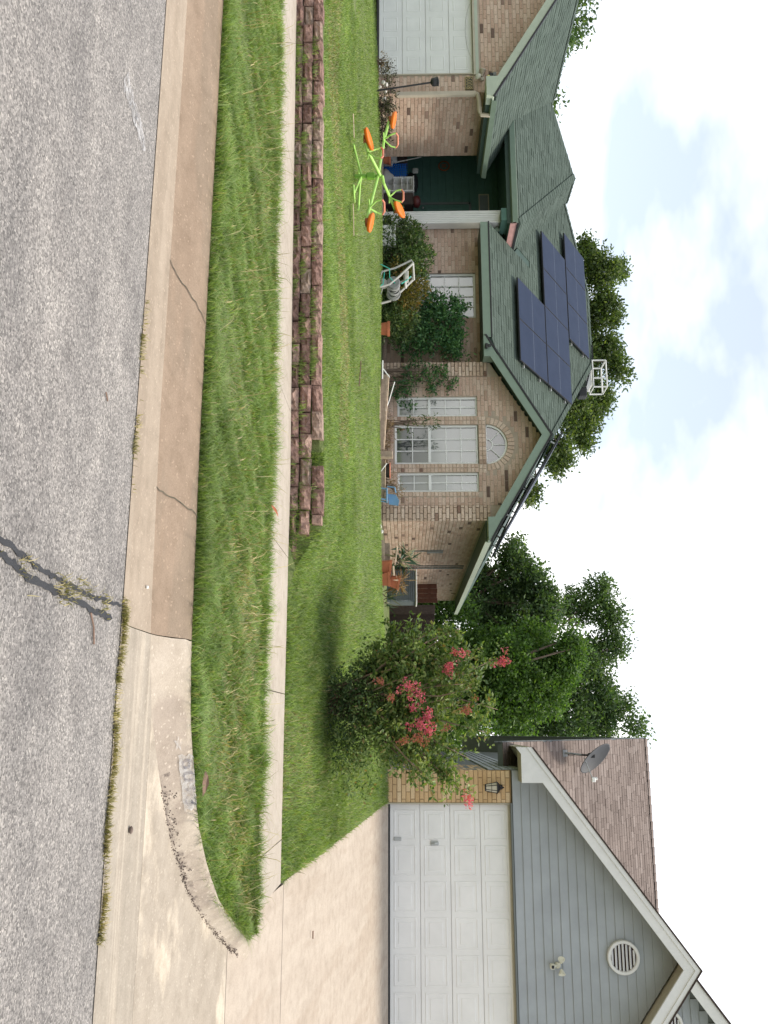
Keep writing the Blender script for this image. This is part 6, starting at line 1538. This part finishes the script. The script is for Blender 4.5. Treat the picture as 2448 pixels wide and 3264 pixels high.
m = MB().tube([(-6.95, 17.1, 1.40), (-6.55, 17.1, 1.29), (-6.2, 17.1, 1.17)], .012, 6); solo(m, 'bamboo_cane', 'white_paint', 'thin white cane slanting through the dark climber', 'cane')
m = MB().cbox(-5.43, -5.29, 17.0, 17.16, .98, 1.36, .012); solo(m, 'grey_post', 'old_wood', 'square grey post standing at the bed between the planks', 'post')
t = thing('wire_basket', (-5.12, 17.35, 1.08), 'dark round wire basket right of the grey post', 'basket')
m = MB(); m.lathe((-5.12, 17.4, 1.30), [(.08, -.16), (.13, -.1), (.155, 0)], 18); m.build('bowl', 'dark_plastic', t)
m = MB(); m.tube([(-5.12 + .158 * math.cos(w), 17.4 + .158 * math.sin(w), 1.30) for w in np.linspace(0, 6.283, 25)], .012, 6); m.build('rim', 'salmon_grip', t)
MB().tube([(-5.22, 17.2, 1.24), (-5.05, 17.2, 1.12)], .011, 6).build('handle', 'white_paint', t)
# blue toddler chair lying on its back
t = thing('toy_chair', (-4.5, 17.25, 1.09), 'small light blue plastic chair tipped over by the right window', 'chair')
m = MB(); m.prism([(-4.60, 17.3, 1.25), (-4.38, 17.3, 1.28), (-4.35, 17.3, 1.47), (-4.46, 17.3, 1.49), (-4.58, 17.3, 1.42)], (0, .025, 0)); m.build('backrest', 'sky_blue_plastic', t)
MB().cbox(-4.66, -4.40, 17.05, 17.3, 1.225, 1.255, .01).build('seat', 'sky_blue_plastic', t)
for (x_, y_) in ((-4.64, 17.08), (-4.42, 17.08), (-4.64, 17.27), (-4.42, 17.27)): MB().tube([(x_, y_, 1.23), (x_ - .02, y_ - .02, 1.09)], .016, 6).build('leg', 'sky_blue_plastic', t)
MB().tube([(-4.70, 17.1, 1.25), (-4.68, 17.1, 1.40), (-4.62, 17.28, 1.42)], .015, 6).build('arm_rest', 'sky_blue_plastic', t)
# planters stacked by the right corner
t = thing('raised_planter', (-3.3, 17.3, 1.06), 'wooden raised planter with a pale rail near the house corner', 'planter')
MB().cbox(-3.62, -2.66, 17.2, 17.235, 1.06, 1.19, .008).build('board', 'old_wood', t); MB().cbox(-3.62, -2.9, 17.5, 17.535, 1.06, 1.30, .008).build('board', 'old_wood', t)
MB().tube([(-3.50, 17.28, 1.45), (-3.12, 17.28, 1.40)], .018, 6).build('rail', 'pale_wood', t); MB().box(-3.60, -2.7, 17.24, 17.5, 1.07, 1.16).build('soil', 'bed_soil', t)
def square_pot(c, w, h, tilt, name, label):
    m = MB(); a, b_ = w * .40, w * .5
    for (s0, z0, s1, z1) in ((a, 0, b_, h * .78), (b_ * 1.08, h * .78, b_ * 1.08, h), (b_ * .92, h, a * .9, h * .2)):
        v = [(-s0, -s0, z0), (s0, -s0, z0), (s0, s0, z0), (-s0, s0, z0), (-s1, -s1, z1), (s1, -s1, z1), (s1, s1, z1), (-s1, s1, z1)]; m.add(v, [(i, (i + 1) % 4, 4 + (i + 1) % 4, 4 + i) for i in range(4)])
    r0, r1 = b_ * 1.08, b_ * .92; m.add([(-r0, -r0, h), (r0, -r0, h), (r0, r0, h), (-r0, r0, h), (-r1, -r1, h), (r1, -r1, h), (r1, r1, h), (-r1, r1, h)], [(i, (i + 1) % 4, 4 + (i + 1) % 4, 4 + i) for i in range(4)])
    m.add([(-a * .95, -a * .95, h * .75), (a * .95, -a * .95, h * .75), (a * .95, a * .95, h * .75), (-a * .95, a * .95, h * .75)], [(0, 1, 2, 3)])
    m.xf(Matrix.Translation(c) @ Euler((tilt[0], tilt[1], tilt[2])).to_matrix().to_4x4()); return solo(m, name, 'terracotta', label, 'planter', 'terracotta planters by the house corner')
square_pot((-3.07, 17.1, 1.10), .24, .24, (0, .1, .3), 'square_planter', 'square terracotta planter left of the stacked pair')
square_pot((-2.80, 17.1, 1.08), .26, .24, (0, -.05, .2), 'square_planter', 'lower square terracotta planter carrying the spiky plant')
square_pot((-2.78, 17.15, 1.31), .24, .19, (0, .18, .3), 'square_planter', 'upper tilted terracotta planter of the stack')
m = MB(); m.cbox(-2.72, -2.5, 16.98, 17.2, 1.05, 1.12, .01); solo(m, 'planter_saucer', 'terracotta', 'flat terracotta saucer on the grass right of the planters', 'saucer')
m = MB().tube([(-3.05, 17.0, 1.37), (-2.86, 17.0, 1.38)], .02, 8); solo(m, 'wood_peg', 'pale_wood', 'short pale peg resting on the planter rims', 'peg')
m = MB()
for (x_, z_, r_) in ((-3.78, 1.12, .05), (-3.72, 1.10, .06), (-3.68, 1.16, .04)): m.lathe((x_, 16.7, z_), [(.001, -r_ * .6), (r_, -.01), (r_ * .7, r_ * .5), (.001, r_ * .6)], 7)
solo(m, 'pale_rock', 'white_stone', 'small pale rocks at the lawn edge below the side wall', 'rock')
# air conditioner
t = thing('air_conditioner', (-3.70, 24.0, 1.05), 'grey air conditioning unit beside the side wall', 'air conditioner')
MB().cbox(-4.12, -3.26, 23.6, 24.4, 1.05, 1.88, .02).build('casing', 'ac_blue_grey', t)
for i in range(15):
    z_ = 1.12 + i * .05; MB().prism([(-4.10, 23.6, z_), (-4.10, 23.575, z_ - .012), (-4.10, 23.6, z_ + .024)], (.82, 0, 0)).build('louver', 'ac_blue_grey', t)
MB().cbox(-4.15, -3.23, 23.56, 24.43, 1.882, 1.925, .015).build('top_rim', 'trim_grey_white', t)
# fences
t = thing('board_fence', (-2.0, 27, .95), 'weathered brown board fence behind the crape myrtle', 'fence')
x = -3.62; k = 0
while x < .7:
    w_ = .145; m = MB(); hh = 2.50 + rb.uniform(-.02, .02); m.cbox(x - .01, x + w_ + .005, 27 + (.02 if k % 2 else 0), 27.02 + (.02 if k % 2 else 0), .93, hh, .004); m.build('board', 'fence_board', t); x += w_; k += 1
for z_ in (1.3, 2.2): MB().box(-3.6, .7, 27.045, 27.085, z_, z_ + .08).build('rail', 'fence_board', t)
t = thing('fence_gate', (-3.9, 26.2, .95), 'short reddish gate section above the air conditioner', 'gate')
for i in range(4): MB().cbox(-4.22 + i * .145, -4.08 + i * .145, 26.6, 26.622, .95, 2.57 + (.012 if i % 2 else 0), .004).build('board', 'fence_red', t)
MB().box(-4.2, -3.66, 26.625, 26.66, 2.3, 2.38).build('rail', 'fence_red', t)

# ================================================================== kerb paint, street details
KT, KZ = [0, .18, .45, .72, .88, .97, 1], [.002, .022, .085, .135, .15, .146, .125]
def on_kerb(x, tt, lift=.006):
    yo, yi = ip(x, *KO), ip(x, *KI); z_ = ip(tt, KT, KZ)
    if x > BRK:
        k = int(np.argmin(np.abs(ro[:, 0] - x))); top = max(.15, .15 + (k / 43) ** 1.6 * .185)
        dzz = max(0.0, zdrive(ro[k][1]) - .01) * min(1, max(0, (ro[k][0] + .1) / .6)); z_ = z_ / .15 * (top - dzz) + dzz
    return (x, yo + (yi - yo) * tt, z_ + lift)
def kpatch(m, x0, x1, t0, t1, nx, nt_, lift, jag=.0):
    v = []
    for j in range(nt_ + 1):
        for i in range(nx + 1):
            x = x0 + (x1 - x0) * i / nx; tt = t0 + (t1 - t0) * j / nt_
            if i in (0, nx): x += rb.uniform(-jag, jag)
            if j in (0, nt_): tt += rb.uniform(-jag, jag)
            v.append(on_kerb(x, tt, lift))
    return m.add(v, [(j * (nx + 1) + i, j * (nx + 1) + i + 1, (j + 1) * (nx + 1) + i + 1, (j + 1) * (nx + 1) + i) for j in range(nt_) for i in range(nx)])
t = thing('painted_kerb_number', (.36, 6.0, .1), 'faded stencilled house number on a white patch on the kerb', 'street number')
kpatch(MB(), .19, .545, .50, .93, 12, 5, .008, .012).build('paint_patch', 'paint_white_faded', t)
for i_, ch_ in enumerate('6013'): strokes(MB(), ch_, lambda s_, q: on_kerb(.215 + (s_ + i_ * .52) * .155, .56 + q * .31, .0105), .42, .52, .13).build('numeral', 'paint_dark_faded', t)
m = MB(); sc = []
for k in range(10):
    r_ = (.052 if k % 2 == 0 else .022); a = math.pi / 2 + k * math.pi / 5 + .2; sc.append((.115 + r_ * math.cos(a), .52 + r_ * 1.9 * math.sin(a)))
cen = on_kerb(.115, .52, .009)
m.add([cen] + [on_kerb(x, y, .009) for x, y in sc], [(0, 1 + i, 1 + (i + 1) % 10) for i in range(10)])
t2 = m.build('painted_star', 'paint_white_faded', None, label='faded white star painted on the kerb', cat='painted star')
# crumbling dark edge at the foot of the new kerb
m = MB(); rr = random.Random(4)
for k in range(700):
    u_ = (.26 + .66 * rr.random()) * 43; i = int(u_); fr_ = u_ - i; tt = abs(rr.gauss(0, .2 if u_ < 22 else .08))
    p = (Vector((*ro[i], 0)) * (1 - fr_) + Vector((*ro[i + 1], 0)) * fr_).lerp(Vector((*ri[i], 0)), min(tt, .4)); r_ = rr.uniform(.002, .006); zb = pts_z = max(0.0, (zdrive(p.y) if p.x > .4 else 0)) + ip(min(tt, .4), KT, KZ) * .8
    m.lathe((p.x + rr.uniform(-.02, .02), p.y + rr.uniform(-.015, .015), zb), [(r_, -.004), (r_ * .7, r_ * .5), (.001, r_ * .6)], 5)
m.build('kerb_rubble', 'rubble', None, label='dark crumbled grit along the foot of the pale kerb', cat='grit', kind='stuff')
m = MB(); v_ = []
for k in range(11, 41):
    for tt in (-.02, .08, .20, .30 if k < 26 else .22):
        p = Vector((*ro[k], 0)).lerp(Vector((*ri[k], 0)), tt); top = max(.15, .15 + (k / 43) ** 1.6 * .185)
        dzz = max(0.0, zdrive(ro[k][1]) - .01) * min(1, max(0, (ro[k][0] + .1) / .6)); v_.append((p.x, p.y, ip(tt, KT, KZ) / .15 * (top - dzz) + dzz + .007))
m.add(v_, [(i * 4 + j, i * 4 + j + 1, i * 4 + j + 5, i * 4 + j + 4) for i in range(29) for j in range(3)]); m.build('kerb_stain', 'kerb_stain', None, kind='structure')
# cracks: thin dark grooves across the old kerb
def crack(pts_, w_, name, mat='joint_dark', lift=.007):
    m = MB(); P_ = []
    for (x, tt) in pts_: P_.append((x, tt))
    for (a, b_) in zip(P_, P_[1:]):
        for s0, s1 in ((a, b_),):
            q = [on_kerb(s0[0] - w_ / 2, s0[1], lift), on_kerb(s0[0] + w_ / 2, s0[1], lift), on_kerb(s1[0] + w_ / 2, s1[1], lift), on_kerb(s1[0] - w_ / 2, s1[1], lift)]; m.add(q, [(0, 1, 2, 3)])
    return m
for (x0, sl_) in ((-3.08, .26), (-1.48, .06)):
    pp = [(x0 + sl_ * tt + rb.uniform(-.012, .012), tt) for tt in np.linspace(0, .96, 14)]
    crack(pp, .010, 'kerb_crack').build('kerb_crack', 'joint_dark', None, kind='structure')
# tar seal strips in the asphalt
def strip(name, path, mat, z_=.006):
    m = MB(); L_, Rr = [], []
    n = len(path)
    for i, (x, y, w_) in enumerate(path):
        a = path[max(i - 1, 0)]; b_ = path[min(i + 1, n - 1)]; d = Vector((b_[0] - a[0], b_[1] - a[1], 0)).normalized(); s_ = Vector((-d.y, d.x, 0))
        L_.append(Vector((x, y, z_)) + s_ * w_); Rr.append(Vector((x, y, z_)) - s_ * w_)
    m.add(L_ + Rr, [(i, i + 1, n + i + 1, n + i) for i in range(n - 1)]); return m
def wob(path, seed, w0, k=26):
    r_ = random.Random(seed); xs = np.interp(np.linspace(0, 1, k), np.linspace(0, 1, len(path)), [p[0] for p in path]); ys = np.interp(np.linspace(0, 1, k), np.linspace(0, 1, len(path)), [p[1] for p in path])
    return [(x + r_.uniform(-.009, .009), y + r_.uniform(-.006, .006), w0 * (r_.uniform(.6, 1.25)) * (.35 if i in (0, k - 1) else 1)) for i, (x, y) in enumerate(zip(xs, ys))]
strip('', wob([(-.55, 2.2), (-.67, 3.3), (-.615, 3.62), (-.585, 4.10), (-.565, 4.75)], 1, .017, 60), 'tar').build('tar_seal', 'tar', None, kind='structure')
strip('', wob([(-.74, 2.2), (-.72, 3.35), (-.665, 3.75), (-.645, 4.10), (-.640, 4.45), (-.655, 4.90)], 2, .012, 60), 'tar', .0065).build('tar_seal', 'tar', None, kind='structure')
# scraped pale patch on the asphalt
strip('', wob([(-3.62, 4.27), (-3.55, 4.42), (-3.52, 4.55), (-3.45, 4.70)], 5, .075, 24), 'worn_patch').build('worn_patch', 'worn_patch', None, kind='structure')
# grass in the cracks and along the asphalt edge
def tuft_pts(spots, n, sx, sy):
    out = []
    for (x, y, w_) in spots:
        k_ = int(n * w_); out.append(np.c_[rng.normal(x, sx, k_), rng.normal(y, sy, k_), np.full(k_, .0)])
    return np.concatenate(out)
P = tuft_pts([(-.62, 4.05, 1), (-.64, 4.30, .4), (-.65, 3.62, .3), (-.62, 4.62, .3)], 90, .035, .07)
blades('crack_grass', P, .035, .006, 1.2, 'grass_dry', label='tufts of half dry grass growing in the tar sealed crack', cat='grass')
xs = np.concatenate([rng.uniform(-.62, 1.1, 1500), rng.normal(-2.35, .12, 160), rng.normal(-1.62, .10, 120), rng.normal(-.6, .05, 200)])
P = np.c_[xs, rng.normal(4.925, .012, len(xs)) + .02 * np.sin(xs * 9), np.full(len(xs), .002)]
P = P[(from_noise(xs, xs * 0, 6.0, .3) > -.65) | (rng.uniform(0, 1, len(xs)) < .3)]
blades('gutter_weeds', P, .038, .006, 1.1, 'grass_dry', label='line of scruffy weeds along the asphalt edge', cat='weeds')
# grass tufts in the retaining wall
sp_ = [(rb.uniform(-8.6, -2.2), rb.choice((0, 1, 2))) for _ in range(60)] + [(-6.4, 1), (-6.1, 2), (-4.6, 1), (-4.2, 0), (-3.4, 1), (-2.15, 0), (-2.0, 0)]
pl_ = []
for (x, c_) in sp_:
    k_ = rb.randint(18, 48); zz_ = zside(x) + (zwall(x) - zside(x)) * (0, .27, .635)[c_]
    pl_.append(np.c_[rng.normal(x, .07, k_), np.full(k_, 9.27 + c_ * .02), np.full(k_, zz_) + rng.uniform(-.01, .02, k_)])
blades('wall_weeds', np.concatenate(pl_), .10, .006, 1.0, 'grass_blade', label='grass tufts sprouting between the wall blocks', cat='weeds')
# twigs, leaf, stone
m = MB().tube([(-.555, 4.41, .008), (-.49, 4.46, .010), (-.405, 4.49, .008)], .0045, 6); solo(m, 'twig', 'stick', 'thin twig on the asphalt below the tar seal', 'twig')
m = MB().tube([(-1.73, 4.37, .008), (-1.69, 4.40, .010)], .004, 6); solo(m, 'leaf_stalk', 'stick', 'short brown stalk lying on the open asphalt', 'twig')
m = MB(); m.lathe((0, 0, 0), [(.001, -.02), (.03, -.012), (.042, .006), (.03, .022), (.001, .03)], 8); m.xf(Matrix.Translation((.585, 5.32, .012)) @ Matrix.Diagonal((.55, .42, .5, 1))); solo(m, 'pebble', 'rubble', 'dark stone lying in the pale gutter', 'stone', smooth=True)
m = MB().cbox(-.84, -.82, 5.33, 5.345, .004, .018, .004); solo(m, 'paper_scrap', 'white_paint', 'tiny white scrap on the brown kerb', 'litter')
m = MB(); lf = [(0, 0), (.03, .018), (.08, .025), (.14, .010), (.18, 0), (.14, -.012), (.08, -.025), (.03, -.018)]
m.add([(x, y, .01 + .03 * math.sin(x * 17)) for x, y in lf], [tuple(range(8))]); m.xf(Matrix.Translation((.30, 6.30, .21)) @ Euler((.9, .1, .1)).to_matrix().to_4x4()); solo(m, 'fallen_leaf', 'stick', 'curled brown leaf in the verge grass behind the kerb number', 'leaf')
m = MB(); m.add([(x, y, .01 + .02 * math.sin(x * 17)) for x, y in lf], [tuple(range(8))]); m.xf(Matrix.Translation((-1.92, 7.6, .40)) @ Euler((.5, -.5, .4)).to_matrix().to_4x4() @ Matrix.Diagonal((.7, .7, .7, 1))); solo(m, 'fallen_leaf', 'terracotta', 'small orange leaf on the verge near the sidewalk', 'leaf')
m = MB().tube([(2.22, 10.6, .56), (2.30, 10.6, .56)], .008, 5); solo(m, 'twig', 'stick', 'small dark twig on the concrete driveway', 'twig')
# seesaw-side hose/stick lying in the lawn
def lay_path(x0, x1, y0, y1, k, h): return [(x, y + .03 * math.sin(i), lawn(x, y) + h) for i, (x, y) in enumerate(zip(np.linspace(x0, x1, k), np.linspace(y0, y1, k)))]
m = MB().tube(lay_path(-9.3, -8.95, 11.85, 12.0, 6, .04), .008, 6); solo(m, 'garden_stick', 'pale_wood', 'pale stick in the grass left of the seesaw', 'stick')
m = MB().tube(lay_path(-7.75, -7.25, 11.9, 12.0, 6, .04), .008, 6); solo(m, 'garden_stick', 'pale_wood', 'pale stick in the grass right of the seesaw', 'stick')
m = MB().tube(lay_path(-5.6, -5.1, 12.9, 12.7, 6, .04), .010, 6); solo(m, 'garden_stick', 'stick', 'bare branch on the worn lawn below the terracotta pot', 'stick')
